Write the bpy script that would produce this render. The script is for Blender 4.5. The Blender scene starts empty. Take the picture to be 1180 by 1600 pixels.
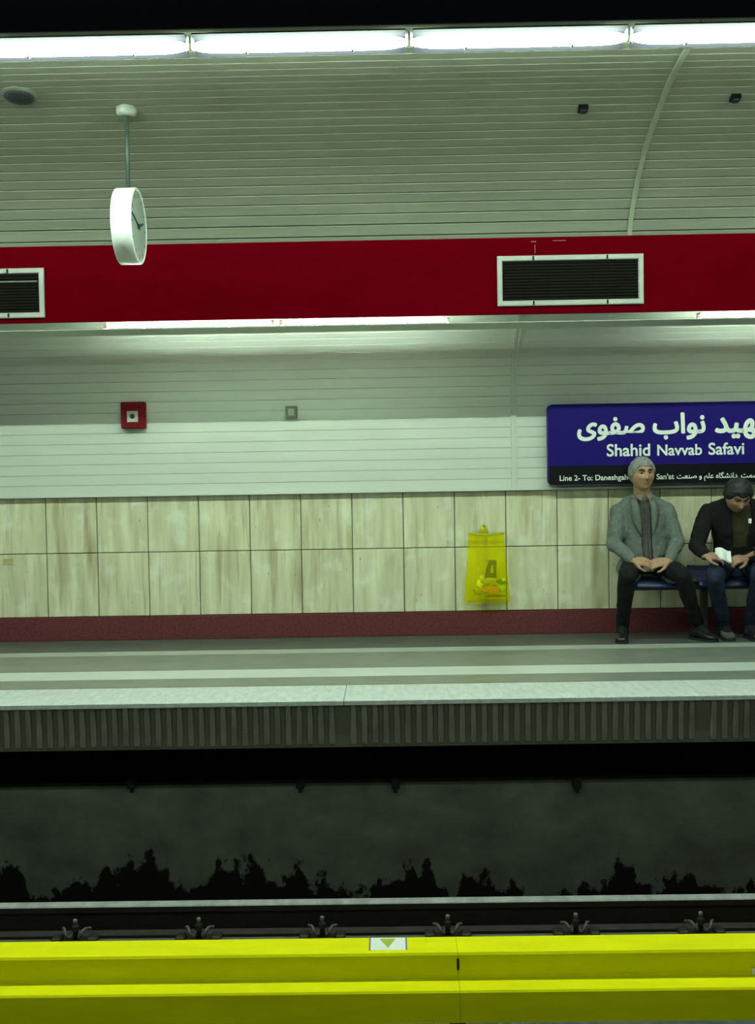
import bpy, bmesh, math, random
from mathutils import Vector, Matrix, noise
from mathutils.geometry import tessellate_polygon
random.seed(7)
PI = math.pi
SC = bpy.context.scene
COL = SC.collection

# ------------------------------------------------------------------ camera
FPX, ROLL, EYE = 1800.0, 0.0165, 1.30
CAM = Vector((0, 0, EYE))
_yaw = math.atan(20 / FPX); _pit = math.atan(65 / FPX)
_d = Vector((-math.sin(_yaw) * math.cos(_pit), math.cos(_yaw) * math.cos(_pit), -math.sin(_pit)))
_r0 = _d.cross(Vector((0, 0, 1))).normalized(); _u0 = _r0.cross(_d)
_r = _r0 * math.cos(ROLL) - _u0 * math.sin(ROLL)
_u = _u0 * math.cos(ROLL) + _r0 * math.sin(ROLL)
cd = bpy.data.cameras.new('camera'); cam = bpy.data.objects.new('camera', cd); COL.objects.link(cam)
cam.matrix_world = Matrix(((_r.x, _u.x, -_d.x, 0), (_r.y, _u.y, -_d.y, 0), (_r.z, _u.z, -_d.z, EYE), (0, 0, 0, 1)))
cd.sensor_fit = 'VERTICAL'; cd.sensor_height = 32.0; cd.lens = FPX / 1600 * 32.0
cd.clip_end = 100
SC.camera = cam
def P(x, y, Y):                      # the point at depth Y seen at photo position (x, y)
    v = _d + _r * ((x - 590) / FPX) - _u * ((y - 800) / FPX)
    return CAM + v * (Y / v.y)
def proj(p):
    q = Vector(p) - CAM
    return 590 + FPX * q.dot(_r) / q.dot(_d), 800 - FPX * q.dot(_u) / q.dot(_d)

# ------------------------------------------------------------------ world, light level
w = bpy.data.worlds.new('world'); SC.world = w; w.use_nodes = True
w.node_tree.nodes['Background'].inputs[0].default_value = (0.6, 0.75, 0.62, 1)
w.node_tree.nodes['Background'].inputs[1].default_value = 0.012
SC.view_settings.view_transform = 'Standard'; SC.view_settings.look = 'None'
SC.view_settings.gamma = 1.0; SC.view_settings.use_curve_mapping = False
SC.view_settings.exposure = 2.25
SC.cycles.max_bounces = 6; SC.cycles.diffuse_bounces = 4; SC.cycles.glossy_bounces = 3; SC.cycles.caustics_reflective = False; SC.cycles.caustics_refractive = False
LAMP_TINT = (0.78, 1.0, 0.81, 1)
LAMP_FAR, LAMP_NEAR, LAMP_WALL = 26.5, 6.8, 28.0

# ------------------------------------------------------------------ materials
MATS = {}
def mat(name, col, rough=0.6, metal=0.0, vary=0.0, scale=(8, 8, 8), bump=0.0, spec=0.5, emit=0.0, col2=None, bscale=None, detail=4):
    if name in MATS: return MATS[name]
    m = bpy.data.materials.new(name); m.use_nodes = True; MATS[name] = m
    nt = m.node_tree; b = nt.nodes['Principled BSDF']
    b.inputs['Base Color'].default_value = (*col, 1); b.inputs['Roughness'].default_value = rough
    b.inputs['Metallic'].default_value = metal; b.inputs['Specular IOR Level'].default_value = spec
    if emit:
        b.inputs['Emission Color'].default_value = LAMP_TINT; b.inputs['Emission Strength'].default_value = emit
    if vary or col2:
        g = nt.nodes.new('ShaderNodeNewGeometry'); mp = nt.nodes.new('ShaderNodeMapping')
        mp.inputs['Scale'].default_value = scale
        n = nt.nodes.new('ShaderNodeTexNoise'); n.inputs['Scale'].default_value = 1.0; n.inputs['Detail'].default_value = detail
        n.inputs['Roughness'].default_value = 0.65
        rp = nt.nodes.new('ShaderNodeValToRGB')
        c2 = col2 or tuple(c * (1 - vary) for c in col)
        rp.color_ramp.elements[0].position = 0.35; rp.color_ramp.elements[1].position = 0.65
        rp.color_ramp.elements[0].color = (*c2, 1); rp.color_ramp.elements[1].color = (*col, 1)
        nt.links.new(g.outputs['Position'], mp.inputs['Vector']); nt.links.new(mp.outputs[0], n.inputs['Vector'])
        nt.links.new(n.outputs['Fac'], rp.inputs[0]); nt.links.new(rp.outputs[0], b.inputs['Base Color'])
    if bump:
        g2 = nt.nodes.new('ShaderNodeNewGeometry'); n2 = nt.nodes.new('ShaderNodeTexNoise')
        n2.inputs['Scale'].default_value = bscale or 60; n2.inputs['Detail'].default_value = 3
        bp = nt.nodes.new('ShaderNodeBump'); bp.inputs['Strength'].default_value = bump; bp.inputs['Distance'].default_value = 0.01
        nt.links.new(g2.outputs['Position'], n2.inputs['Vector']); nt.links.new(n2.outputs['Fac'], bp.inputs['Height'])
        nt.links.new(bp.outputs[0], b.inputs['Normal'])
    return m

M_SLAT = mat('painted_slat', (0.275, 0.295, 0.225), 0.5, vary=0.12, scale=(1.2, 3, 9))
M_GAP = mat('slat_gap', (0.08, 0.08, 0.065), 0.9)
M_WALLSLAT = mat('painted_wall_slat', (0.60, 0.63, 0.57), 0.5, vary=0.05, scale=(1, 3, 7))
M_WALLGAP = mat('wall_gap', (0.50, 0.53, 0.48), 0.9)
M_TRIM = mat('painted_trim', (0.54, 0.58, 0.50), 0.5)
M_RED = mat('red_panel', (0.125, 0.0004, 0.005), 0.9, spec=0.0, vary=0.15, scale=(2, 2, 5))
M_GROUT = mat('grout', (0.10, 0.10, 0.07), 0.9)
M_BASE = mat('red_granite', (0.165, 0.040, 0.045), 0.6, spec=0.2, vary=0.45, scale=(60, 60, 60))
M_FLOOR = mat('grey_granite', (0.22, 0.245, 0.21), 0.32, vary=0.22, scale=(5, 5, 5))
M_FLOORD = mat('dark_granite', (0.10, 0.11, 0.095), 0.4, vary=0.25, scale=(5, 5, 5))
M_BAND = mat('pale_stone_band', (0.60, 0.63, 0.58), 0.35, vary=0.10, scale=(4, 4, 4))
M_BANDG = mat('worn_stone_band', (0.43, 0.46, 0.41), 0.35, vary=0.12, scale=(4, 4, 4))
M_EDGE = mat('white_edge_stone', (0.60, 0.64, 0.62), 0.5, vary=0.22, scale=(30, 8, 8), bump=0.3, bscale=40)
M_TAN = mat('tan_joint', (0.30, 0.24, 0.15), 0.6)
M_RIB = mat('ribbed_concrete', (0.20, 0.19, 0.145), 0.8, vary=0.35, scale=(9, 9, 5))
M_RIBBACK = mat('concrete_face', (0.15, 0.14, 0.11), 0.9)
M_DARK = mat('near_black', (0.012, 0.012, 0.016), 0.9)
M_VOID = mat('void_shade_black', (0.006, 0.007, 0.012), 0.95, spec=0.1)  # near-black colour standing in for unlit space
M_BED = mat('track_concrete', (0.11, 0.125, 0.105), 0.9, vary=0.5, scale=(4, 4, 4))
M_YEL = mat('yellow_fibreglass', (0.88, 0.84, 0.003), 0.6, spec=0.04, vary=0.10, scale=(3, 12, 12))
M_RAIL = mat('rusty_rail', (0.028, 0.018, 0.016), 0.8, vary=0.5, scale=(10, 10, 30))
M_RAILTOP = mat('polished_rail', (0.66, 0.66, 0.66), 0.5, metal=0.45, vary=0.3, scale=(14, 4, 4))
M_IRON = mat('greasy_iron', (0.035, 0.03, 0.026), 0.55, metal=0.3)
M_BOLT = mat('worn_bolt', (0.20, 0.20, 0.18), 0.5, metal=0.4)
M_WHITE = mat('white_enamel', (0.80, 0.82, 0.80), 0.3)
M_FRAME = mat('vent_frame_paint', (0.46, 0.49, 0.44), 0.5, vary=0.12, scale=(9, 9, 9))
M_BLADE = mat('vent_blade', (0.010, 0.009, 0.006), 0.9, spec=0.08)
M_VDARK = mat('duct_dark', (0.008, 0.008, 0.008), 0.9)
M_HOUS = mat('lamp_housing', (0.006, 0.006, 0.008), 0.9, spec=0.05)
M_CLIP = mat('lamp_clip', (0.6, 0.62, 0.6), 0.5)
M_LAMPF = mat('lit_tube_far', (0.9, 0.9, 0.9), 0.5, emit=LAMP_FAR)
M_LAMPN = mat('lit_tube_near', (0.9, 0.9, 0.9), 0.5, emit=LAMP_NEAR)
M_LAMPW = mat('lit_tube_wall', (0.9, 0.9, 0.9), 0.5, emit=LAMP_WALL)
M_BLUE = mat('blue_enamel', (0.012, 0.006, 0.15), 0.5, spec=0.12)
M_BLACK = mat('black_vinyl', (0.004, 0.004, 0.006), 0.4, spec=0.2)
M_LETTER = mat('white_lettering', (0.80, 0.84, 0.80), 0.5)
M_SEAT = mat('blue_plastic', (0.010, 0.013, 0.085), 0.4)
M_STEEL = mat('dark_steel', (0.05, 0.05, 0.055), 0.5, metal=0.5)

def tile_material():
    m = bpy.data.materials.new('travertine'); m.use_nodes = True; nt = m.node_tree; L = nt.links.new
    b = nt.nodes['Principled BSDF']; b.inputs['Roughness'].default_value = 0.45
    g = nt.nodes.new('ShaderNodeNewGeometry'); oi = nt.nodes.new('ShaderNodeObjectInfo')
    off = nt.nodes.new('ShaderNodeVectorMath'); off.operation = 'MULTIPLY_ADD'
    cx = nt.nodes.new('ShaderNodeCombineXYZ'); L(oi.outputs['Random'], cx.inputs[0]); L(oi.outputs['Random'], cx.inputs[2])
    off.inputs[1].default_value = (9, 0, 9); L(cx.outputs[0], off.inputs[0]); L(g.outputs['Position'], off.inputs[2])
    def nz(scale, detail, lo, hi, src):
        mp = nt.nodes.new('ShaderNodeMapping'); mp.inputs['Scale'].default_value = scale; L(src, mp.inputs[0])
        n = nt.nodes.new('ShaderNodeTexNoise'); n.inputs['Scale'].default_value = 1; n.inputs['Detail'].default_value = detail
        L(mp.outputs[0], n.inputs['Vector'])
        r = nt.nodes.new('ShaderNodeMapRange'); r.inputs[1].default_value = lo; r.inputs[2].default_value = hi
        L(n.outputs['Fac'], r.inputs[0]); return r.outputs[0]
    def mix(fac, a, c):
        x = nt.nodes.new('ShaderNodeMix'); x.data_type = 'RGBA'; L(fac, x.inputs[0])
        for i, v in ((6, a), (7, c)):
            if isinstance(v, tuple): x.inputs[i].default_value = (*v, 1)
            else: L(v, x.inputs[i])
        return x.outputs[2]
    f1 = nz((13, 1, 1.6), 5, 0.30, 0.70, off.outputs[0])
    c = mix(f1, (0.74, 0.73, 0.51), (0.50, 0.48, 0.30))
    f2 = nz((30, 1, 1.2), 3, 0.60, 0.78, off.outputs[0]); c = mix(f2, c, (0.34, 0.26, 0.13))
    f3 = nz((6, 1, 5), 5, 0.54, 0.78, off.outputs[0]); c = mix(f3, c, (0.76, 0.80, 0.68))
    f4 = nz((55, 1, 16), 2, 0.70, 0.76, off.outputs[0]); c = mix(f4, c, (0.20, 0.17, 0.09))
    f5 = nz((9, 1, 0.9), 4, 0.54, 0.72, g.outputs['Position']); c = mix(f5, c, (0.36, 0.29, 0.15))
    L(c, b.inputs['Base Color']); return m
M_TILE = tile_material()

def trackwall_material():                # concrete with black oil and soot stains creeping up from the trackbed
    m = bpy.data.materials.new('stained_concrete'); m.use_nodes = True; nt = m.node_tree; L = nt.links.new
    b = nt.nodes['Principled BSDF']; b.inputs['Roughness'].default_value = 0.9
    g = nt.nodes.new('ShaderNodeNewGeometry'); sp = nt.nodes.new('ShaderNodeSeparateXYZ'); L(g.outputs['Position'], sp.inputs[0])
    def nz(scale, detail, src):
        mp = nt.nodes.new('ShaderNodeMapping'); mp.inputs['Scale'].default_value = scale; L(src, mp.inputs[0])
        n = nt.nodes.new('ShaderNodeTexNoise'); n.inputs['Scale'].default_value = 1; n.inputs['Detail'].default_value = detail
        n.inputs['Roughness'].default_value = 0.62; L(mp.outputs[0], n.inputs['Vector']); return n.outputs['Fac']
    def mt(op, a, c):
        x = nt.nodes.new('ShaderNodeMath'); x.operation = op
        for i, v in enumerate((a, c)):
            if isinstance(v, (int, float)): x.inputs[i].default_value = v
            else: L(v, x.inputs[i])
        return x.outputs[0]
    base = nt.nodes.new('ShaderNodeValToRGB'); L(nz((3, 3, 4), 6, g.outputs['Position']), base.inputs[0])
    base.color_ramp.elements[0].position = 0.3; base.color_ramp.elements[0].color = (0.12, 0.12, 0.10, 1)
    base.color_ramp.elements[1].position = 0.75; base.color_ramp.elements[1].color = (0.26, 0.29, 0.235, 1)
    # the stains' own outline: noise compared with the height above the trackbed
    h = mt('MULTIPLY', mt('ADD', sp.outputs[2], 1.33), 1.15)
    n1 = mt('ADD', mt('MULTIPLY', nz((2.6, 1, 0.6), 2, g.outputs['Position']), 1.25), mt('MULTIPLY', nz((13, 1, 9), 5, g.outputs['Position']), 0.55))
    s = nt.nodes.new('ShaderNodeMapRange'); s.inputs[1].default_value = 0.77; s.inputs[2].default_value = 0.81
    L(mt('SUBTRACT', n1, h), s.inputs[0])
    x = nt.nodes.new('ShaderNodeMix'); x.data_type = 'RGBA'; L(s.outputs[0], x.inputs[0]); L(base.outputs[0], x.inputs[6])
    x.inputs[7].default_value = (0.008, 0.006, 0.006, 1); L(x.outputs[2], b.inputs['Base Color'])
    return m
M_TWALL = trackwall_material()

def bag_material():
    m = bpy.data.materials.new('yellow_bag_film'); m.use_nodes = True; nt = m.node_tree; L = nt.links.new
    nt.nodes.remove(nt.nodes['Principled BSDF']); out = nt.nodes['Material Output']
    t = nt.nodes.new('ShaderNodeBsdfTransparent'); t.inputs[0].default_value = (1.0, 0.98, 0.14, 1)
    d = nt.nodes.new('ShaderNodeBsdfPrincipled'); d.inputs['Base Color'].default_value = (0.86, 0.84, 0.008, 1); d.inputs['Roughness'].default_value = 0.35
    mx = nt.nodes.new('ShaderNodeMixShader'); mx.inputs[0].default_value = 0.20
    L(t.outputs[0], mx.inputs[1]); L(d.outputs[0], mx.inputs[2]); L(mx.outputs[0], out.inputs[0]); return m
M_BAG = bag_material()

def cloth(name, col, vary=0.3, s=50, rough=0.9, col2=None): return mat(name, col, rough, vary=vary, scale=(s, s, s), bump=0.15, bscale=90, spec=0.2, col2=col2)
M_SKIN = mat('skin', (0.40, 0.235, 0.135), 0.55, vary=0.12, scale=(30, 30, 30))
M_SKIN2 = mat('skin_shaved', (0.34, 0.19, 0.12), 0.55, vary=0.12, scale=(30, 30, 30))
M_GREYHAIR = mat('grey_hair', (0.30, 0.31, 0.27), 0.7, vary=0.5, scale=(60, 60, 60))
M_BLACKHAIR = mat('black_hair', (0.018, 0.018, 0.020), 0.6, vary=0.5, scale=(60, 60, 60))
M_JACKET = cloth('grey_tweed', (0.150, 0.175, 0.155), 0.28)
M_SHIRT = mat('striped_shirt', (0.10, 0.095, 0.085), 0.9, scale=(70, 2, 2), col2=(0.025, 0.022, 0.024), vary=0.5)
M_COLLAR = cloth('shirt_collar', (0.16, 0.17, 0.15))
M_TROUSER = cloth('black_wool', (0.012, 0.012, 0.012), 0.3)
M_SHOE = mat('black_leather', (0.012, 0.012, 0.012), 0.35)
M_DJACKET = cloth('black_jacket', (0.011, 0.010, 0.011), 0.3)
M_SWEATER = cloth('olive_sweater', (0.055, 0.05, 0.025), 0.4)
M_JEANS = cloth('blue_denim', (0.022, 0.032, 0.060), 0.5, s=14)
M_SHOE2 = mat('grey_suede', (0.07, 0.07, 0.06), 0.8)
M_EYE = mat('eye_shaded', (0.16, 0.13, 0.10), 0.3)  # eyeballs coloured dark to paint in the shade of the sockets
M_IRIS = mat('eye_dark', (0.01, 0.008, 0.006), 0.2)
M_LIP = mat('lip', (0.23, 0.10, 0.07), 0.5)
M_PAPER = mat('white_paper', (0.85, 0.87, 0.86), 0.6)

# ------------------------------------------------------------------ building helpers
def link(name, me, parent=None, m=None):
    o = bpy.data.objects.new(name, me); COL.objects.link(o)
    if m is not None and not me.materials: me.materials.append(m)
    if parent is not None:
        o.parent = parent
        o.matrix_parent_inverse = Matrix.Translation(-parent.location) if parent.rotation_euler.z == 0 else parent.matrix_basis.inverted()
    return o
def mesh_of(bm, name, smooth=False):
    bmesh.ops.recalc_face_normals(bm, faces=bm.faces)
    me = bpy.data.meshes.new(name); bm.to_mesh(me); bm.free()
    if smooth: me.polygons.foreach_set('use_smooth', [True] * len(me.polygons))
    return me
def obj(name, bm, m, parent=None, smooth=False): return link(name, mesh_of(bm, name, smooth), parent, m)
def tag(o, label, cat, group=None):
    o['label'] = label; o['category'] = cat
    if group: o['group'] = group
    return o
def thing(name, label, cat, loc, group=None):
    o = bpy.data.objects.new(name, None); COL.objects.link(o); o.location = loc; o.empty_display_size = 0.1
    return tag(o, label, cat, group)
def struct(name, bm, m, parent=None, smooth=False):
    o = obj(name, bm, m, parent, smooth); o['kind'] = 'structure'; return o
def box(bm, x0, x1, y0, y1, z0, z1, bev=0.0):
    r = bmesh.ops.create_cube(bm, size=1.0)
    for v in r['verts']: v.co = Vector(((x0 + x1) / 2 + v.co.x * (x1 - x0), (y0 + y1) / 2 + v.co.y * (y1 - y0), (z0 + z1) / 2 + v.co.z * (z1 - z0)))
    if bev:
        es = list({e for v in r['verts'] for e in v.link_edges})
        bmesh.ops.bevel(bm, geom=es, offset=bev, segments=1, affect='EDGES')
    return bm
def boxbm(*a): return box(bmesh.new(), *a)
def prism(bm, prof, x0, x1):             # closed (y, z) outline drawn out along x
    a = [bm.verts.new((x0, y, z)) for y, z in prof]; b = [bm.verts.new((x1, y, z)) for y, z in prof]
    n = len(prof)
    for i in range(n): bm.faces.new((a[i], a[(i + 1) % n], b[(i + 1) % n], b[i]))
    bm.faces.new(a); bm.faces.new(b[::-1]); return bm
def frame_of(t):
    t = t.normalized(); ref = Vector((1, 0, 0)) if abs(t.x) < 0.9 else Vector((0, 0, 1))
    s = t.cross(ref).normalized(); return s, t.cross(s).normalized()
def tube(bm, pts, rad, n=10, caps=True):
    pts = [Vector(p) for p in pts]; rings = []
    s = None
    for i, p in enumerate(pts):
        t = (pts[min(i + 1, len(pts) - 1)] - pts[max(i - 1, 0)]).normalized()
        if s is None: s, b = frame_of(t)
        else:
            s = (s - t * s.dot(t)).normalized(); b = t.cross(s)
        r = rad[i] if isinstance(rad, (list, tuple)) else rad
        rings.append([bm.verts.new(p + (s * math.cos(2 * PI * k / n) + b * math.sin(2 * PI * k / n)) * r) for k in range(n)])
    for A, B in zip(rings, rings[1:]):
        for k in range(n): bm.faces.new((A[k], A[(k + 1) % n], B[(k + 1) % n], B[k]))
    if caps: bm.faces.new(rings[0][::-1]); bm.faces.new(rings[-1])
    return bm
def capsule(bm, a, b, ra, rb, n=14):
    a, b = Vector(a), Vector(b); t = (b - a).normalized(); pts = []; rad = []
    for k in range(1, 5):
        th = PI / 2 * (k / 4); pts.append(a - t * ra * math.cos(th)); rad.append(ra * math.sin(th))
    for k in range(4, 0, -1):
        th = PI / 2 * (k / 4); pts.append(b + t * rb * math.cos(th)); rad.append(rb * math.sin(th))
    return tube(bm, pts, rad, n)
def chain(bm, pts, rad, n=14):
    for i in range(len(pts) - 1): capsule(bm, pts[i], pts[i + 1], rad[i], rad[i + 1], n)
    return bm
def ell(bm, c, r, rot=None, seg=20):
    q = bmesh.ops.create_uvsphere(bm, u_segments=seg, v_segments=max(8, seg // 2), radius=1)
    for v in q['verts']:
        p = Vector((v.co.x * r[0], v.co.y * r[1], v.co.z * r[2]))
        v.co = (rot @ p if rot else p) + Vector(c)
    return bm
def loft(bm, rings, n=28, power=2.3):    # rings: (centre, side half-vector, front half-vector)
    R = []
    for c, a, b in rings:
        c, a, b = Vector(c), Vector(a), Vector(b); row = []
        for k in range(n):
            th = 2 * PI * k / n; cs, sn = math.cos(th), math.sin(th)
            row.append(bm.verts.new(c + a * math.copysign(abs(cs) ** (2 / power), cs) + b * math.copysign(abs(sn) ** (2 / power), sn)))
        R.append(row)
    for A, B in zip(R, R[1:]):
        for k in range(n): bm.faces.new((A[k], A[(k + 1) % n], B[(k + 1) % n], B[k]))
    bm.faces.new(R[0][::-1]); bm.faces.new(R[-1]); return bm
def vox(bm, name, size, smooth=4, wrinkle=0.0, wscale=14.0):
    """join overlapping closed shapes of a bmesh into one continuous skin"""
    bmesh.ops.recalc_face_normals(bm, faces=bm.faces)
    me = bpy.data.meshes.new('tmp'); bm.to_mesh(me); bm.free()
    o = bpy.data.objects.new('tmp', me); COL.objects.link(o)
    r = o.modifiers.new('r', 'REMESH'); r.mode = 'VOXEL'; r.voxel_size = size
    s = o.modifiers.new('s', 'SMOOTH'); s.factor = 0.5; s.iterations = smooth
    dg = bpy.context.evaluated_depsgraph_get()
    out = bpy.data.meshes.new_from_object(o.evaluated_get(dg))
    bpy.data.objects.remove(o); bpy.data.meshes.remove(me); out.name = name
    if wrinkle:
        nrm = [v.normal.copy() for v in out.vertices]; co = []
        for v, n in zip(out.vertices, nrm):
            p = v.co; k = noise.noise(Vector((p.x * wscale, p.y * wscale, p.z * wscale * 0.7))) + 0.5 * noise.noise(p * wscale * 2.3)
            co.extend(p + n * (k * wrinkle))
        out.vertices.foreach_set('co', co)
    out.polygons.foreach_set('use_smooth', [True] * len(out.polygons)); return out
def copy_tree(o, delta, parent=None, **props):
    c = o.copy(); COL.objects.link(c)
    if parent is None: c.location = o.location + Vector(delta)
    else: c.parent = parent; c.matrix_parent_inverse = o.matrix_parent_inverse.copy()
    for k, v in props.items(): c[k] = v
    for ch in list(o.children): copy_tree(ch, delta, c)
    return c
def rebase(o):                            # children keep plain local coordinates, so copies can be moved
    for ch in o.children:
        if ch.type == 'MESH':
            ch.data.transform(Matrix.Translation(-o.location)); ch.matrix_parent_inverse = Matrix.Identity(4)
            for g in ch.children:
                g.data.transform(Matrix.Translation(-o.location)); g.matrix_parent_inverse = Matrix.Identity(4)

XL, XR = -4.6, 4.6                        # built length along the platform
YW = 9.0                                  # face of the far wall
# ================================================================== THE SETTING
def resample(pts, step):
    pts = [Vector((0, a, b)) for a, b in pts]; dense = []
    for i in range(len(pts) - 1):
        p0 = pts[max(i - 1, 0)]; p1 = pts[i]; p2 = pts[i + 1]; p3 = pts[min(i + 2, len(pts) - 1)]
        for k in range(20):
            t = k / 20
            dense.append(0.5 * ((2 * p1) + (p2 - p0) * t + (2 * p0 - 5 * p1 + 4 * p2 - p3) * t * t + (3 * p1 - p0 - 3 * p2 + p3) * t ** 3))
    dense.append(pts[-1]); out = [dense[0]]; acc = 0
    for a, b in zip(dense, dense[1:]):
        L = (b - a).length
        while acc + L >= step:
            a = a + (b - a) * ((step - acc) / (b - a).length); out.append(a.copy()); L = (b - a).length; acc = 0
        acc += L
    return [(p.y, p.z) for p in out]
VAULT = [(8.03, 2.84), (8.0, 2.902), (7.944, 2.999), (7.794, 3.153), (7.543, 3.314), (7.226, 3.439), (6.902, 3.535), (6.537, 3.585), (6.33, 3.603), (6.15, 3.625)]
COVE = [(8.965, 1.14), (8.965, 1.45), (8.965, 1.72), (8.95, 1.90), (8.88, 2.08), (8.72, 2.235), (8.50, 2.345), (8.25, 2.425), (8.0, 2.46)]
def shell(bm, prof, off, x0, x1, th=0.02):
    pts = [(y, z) for y, z in prof]; N = []
    for i in range(len(pts)):
        a = pts[max(i - 1, 0)]; b = pts[min(i + 1, len(pts) - 1)]; t = Vector((b[0] - a[0], b[1] - a[1])).normalized(); N.append((t.y, -t.x))
    A = [(p[0] + n[0] * off, p[1] + n[1] * off) for p, n in zip(pts, N)]
    B = [(p[0] + n[0] * (off + th), p[1] + n[1] * (off + th)) for p, n in zip(pts, N)]
    return prism(bm, A + B[::-1], x0, x1)
# profiles run bottom to top, so the normal (t.y, -t.x) points to the rock behind the panels
fine_v = resample(VAULT, 0.01); fine_c = resample(COVE, 0.01)
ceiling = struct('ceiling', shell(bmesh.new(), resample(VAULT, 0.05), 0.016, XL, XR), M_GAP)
wall_back = struct('wall_back', shell(bmesh.new(), resample(COVE, 0.05), 0.014, XL, XR), M_WALLGAP)
def slats(fine, pitch, parent, m, splits, gap, th, ed):
    n = int(round(pitch / 0.01)); i = 0
    while i + 3 < len(fine):
        seg = fine[i:i + n + 1]
        if len(seg) < 4: break
        a, b = Vector(seg[0]), Vector(seg[-1]); t = (b - a).normalized()
        seg = [tuple(a + t * gap)] + seg[2:-2:2] + [tuple(b - t * gap)]
        for x0, x1 in splits:
            bm = bmesh.new(); prof = [Vector(s) for s in seg]; nn = Vector((t.y, -t.x))
            # slightly turned-in edges like rolled metal panels
            front = [prof[0] + nn * ed] + [prof[0] + t * ed] + prof[1:-1] + [prof[-1] - t * ed] + [prof[-1] + nn * ed]
            back = [p + nn * th for p in (prof[-1], prof[0])]
            prism(bm, [tuple(p) for p in front + back], x0, x1)
            obj('slat', bm, m, parent)
        i += n
XV, XC = 1.674, 0.97
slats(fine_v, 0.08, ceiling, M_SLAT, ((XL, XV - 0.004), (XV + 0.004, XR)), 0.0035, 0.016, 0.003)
slats(fine_c, 0.08, wall_back, M_WALLSLAT, ((XL, XC - 0.004), (XC + 0.004, XR)), 0.0010, 0.014, 0.0015)
bm = shell(bmesh.new(), resample(VAULT, 0.04), -0.014, XV - 0.016, XV + 0.016, 0.014); struct('trim_1', bm, mat('vault_trim', (0.33, 0.37, 0.28), 0.5))
bm = shell(bmesh.new(), resample(COVE, 0.04), -0.009, XC - 0.024, XC - 0.012, 0.009)
shell(bm, resample(COVE, 0.04), -0.009, XC + 0.012, XC + 0.024, 0.009); shell(bm, resample(COVE, 0.04), -0.004, XC - 0.012, XC + 0.012, 0.004)
struct('trim_2', bm, M_TRIM)
struct('trim_3', box(bmesh.new(), XL, XR, 8.945, 8.985, 1.128, 1.143), M_WALLSLAT)        # lower edge of the wall panels

# tiled dado
bm = boxbm(XL, XR, 9.014, 9.05, 0.0, 1.128); back2 = obj('grout_bed', bm, M_GROUT, wall_back)
tb = {}
for key, hgt in (('up', 0.434), ('low', 0.496)):
    b_ = boxbm(-0.197, 0.197, -0.011, 0.011, -hgt / 2, hgt / 2, 0.0025); tb[key] = mesh_of(b_, 'tile'); tb[key].materials.append(M_TILE)
for i in range(-11, 12):
    xc = -0.3 + 0.2 + i * 0.4005
    for key, zc in (('up', 0.689 + 0.2195), ('low', 0.187 + 0.2505)):
        o = link('tile', tb[key], wall_back); o.location = (xc, 9.0 + 0.0115 + random.uniform(-0.0015, 0.0015), zc)
struct('baseboard_back', box(bmesh.new(), XL, XR, 8.985, 9.05, 0.0, 0.185, 0.003), M_BASE)

# red bulkhead beam
beam = struct('bulkhead_beam', box(bmesh.new(), XL, XR, 7.95, 7.97, 2.353, 2.876, 0.004), M_RED)
beam['label'] = 'long dark red bulkhead panel running between vaulted ceiling and wall'
for (px, py, w_, h_) in ((834, 377.5, 0.035, 0.006), (874, 376, 0.09, 0.004), (836, 389, 0.004, 0.06)):
    p = P(px, py, 7.949); b_ = boxbm(p.x - w_ / 2, p.x + w_ / 2, 7.9465, 7.951, p.z - h_ / 2, p.z + h_ / 2, 0.001)
    obj('paint_chip', b_, mat('bare_patch', (0.42, 0.16, 0.13), 0.8), beam)
struct('trim_5', prism(bmesh.new(), [(7.985, 2.303), (7.985, 2.307), (8.225, 2.293), (8.24, 2.300), (8.242, 2.298), (8.227, 2.289)], XL, XR), M_TRIM)   # ledge carrying the tubes
bm = boxbm(XL, XR, 7.97, 8.06, 2.85, 2.87); struct('trim_4', bm, M_DARK)

# near-black sheets painting the unlit space above the lamps, and the near half of the station behind and over the photographer
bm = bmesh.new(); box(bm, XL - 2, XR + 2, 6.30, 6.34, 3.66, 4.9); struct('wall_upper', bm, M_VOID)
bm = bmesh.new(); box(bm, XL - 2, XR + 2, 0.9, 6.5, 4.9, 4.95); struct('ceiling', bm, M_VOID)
MIR = lambda prof: [(7.3 - y, z) for y, z in prof]
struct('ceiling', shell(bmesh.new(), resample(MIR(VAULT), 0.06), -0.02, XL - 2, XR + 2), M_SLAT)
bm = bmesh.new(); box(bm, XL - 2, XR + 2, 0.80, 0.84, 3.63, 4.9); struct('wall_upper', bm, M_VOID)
struct('wall_near', box(bmesh.new(), XL - 2, XR + 2, -1.75, -1.70, -0.01, 2.45), M_WALLSLAT)
struct('bulkhead_beam', box(bmesh.new(), XL - 2, XR + 2, -0.85, -0.65, 2.353, 2.876), M_RED)
bm = bmesh.new(); prism(bm, [(0.82, 0), (-1.75, 0), (-1.75, -0.3), (0.3, -0.3), (0.3, -1.3), (0.2, -1.3), (0.2, -0.35), (-1.8, -0.35), (-1.8, 0.0), ][:4] + [(0.82, -0.3)], XL - 2, XR + 2)
struct('floor', bm, M_FLOOR)

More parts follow.
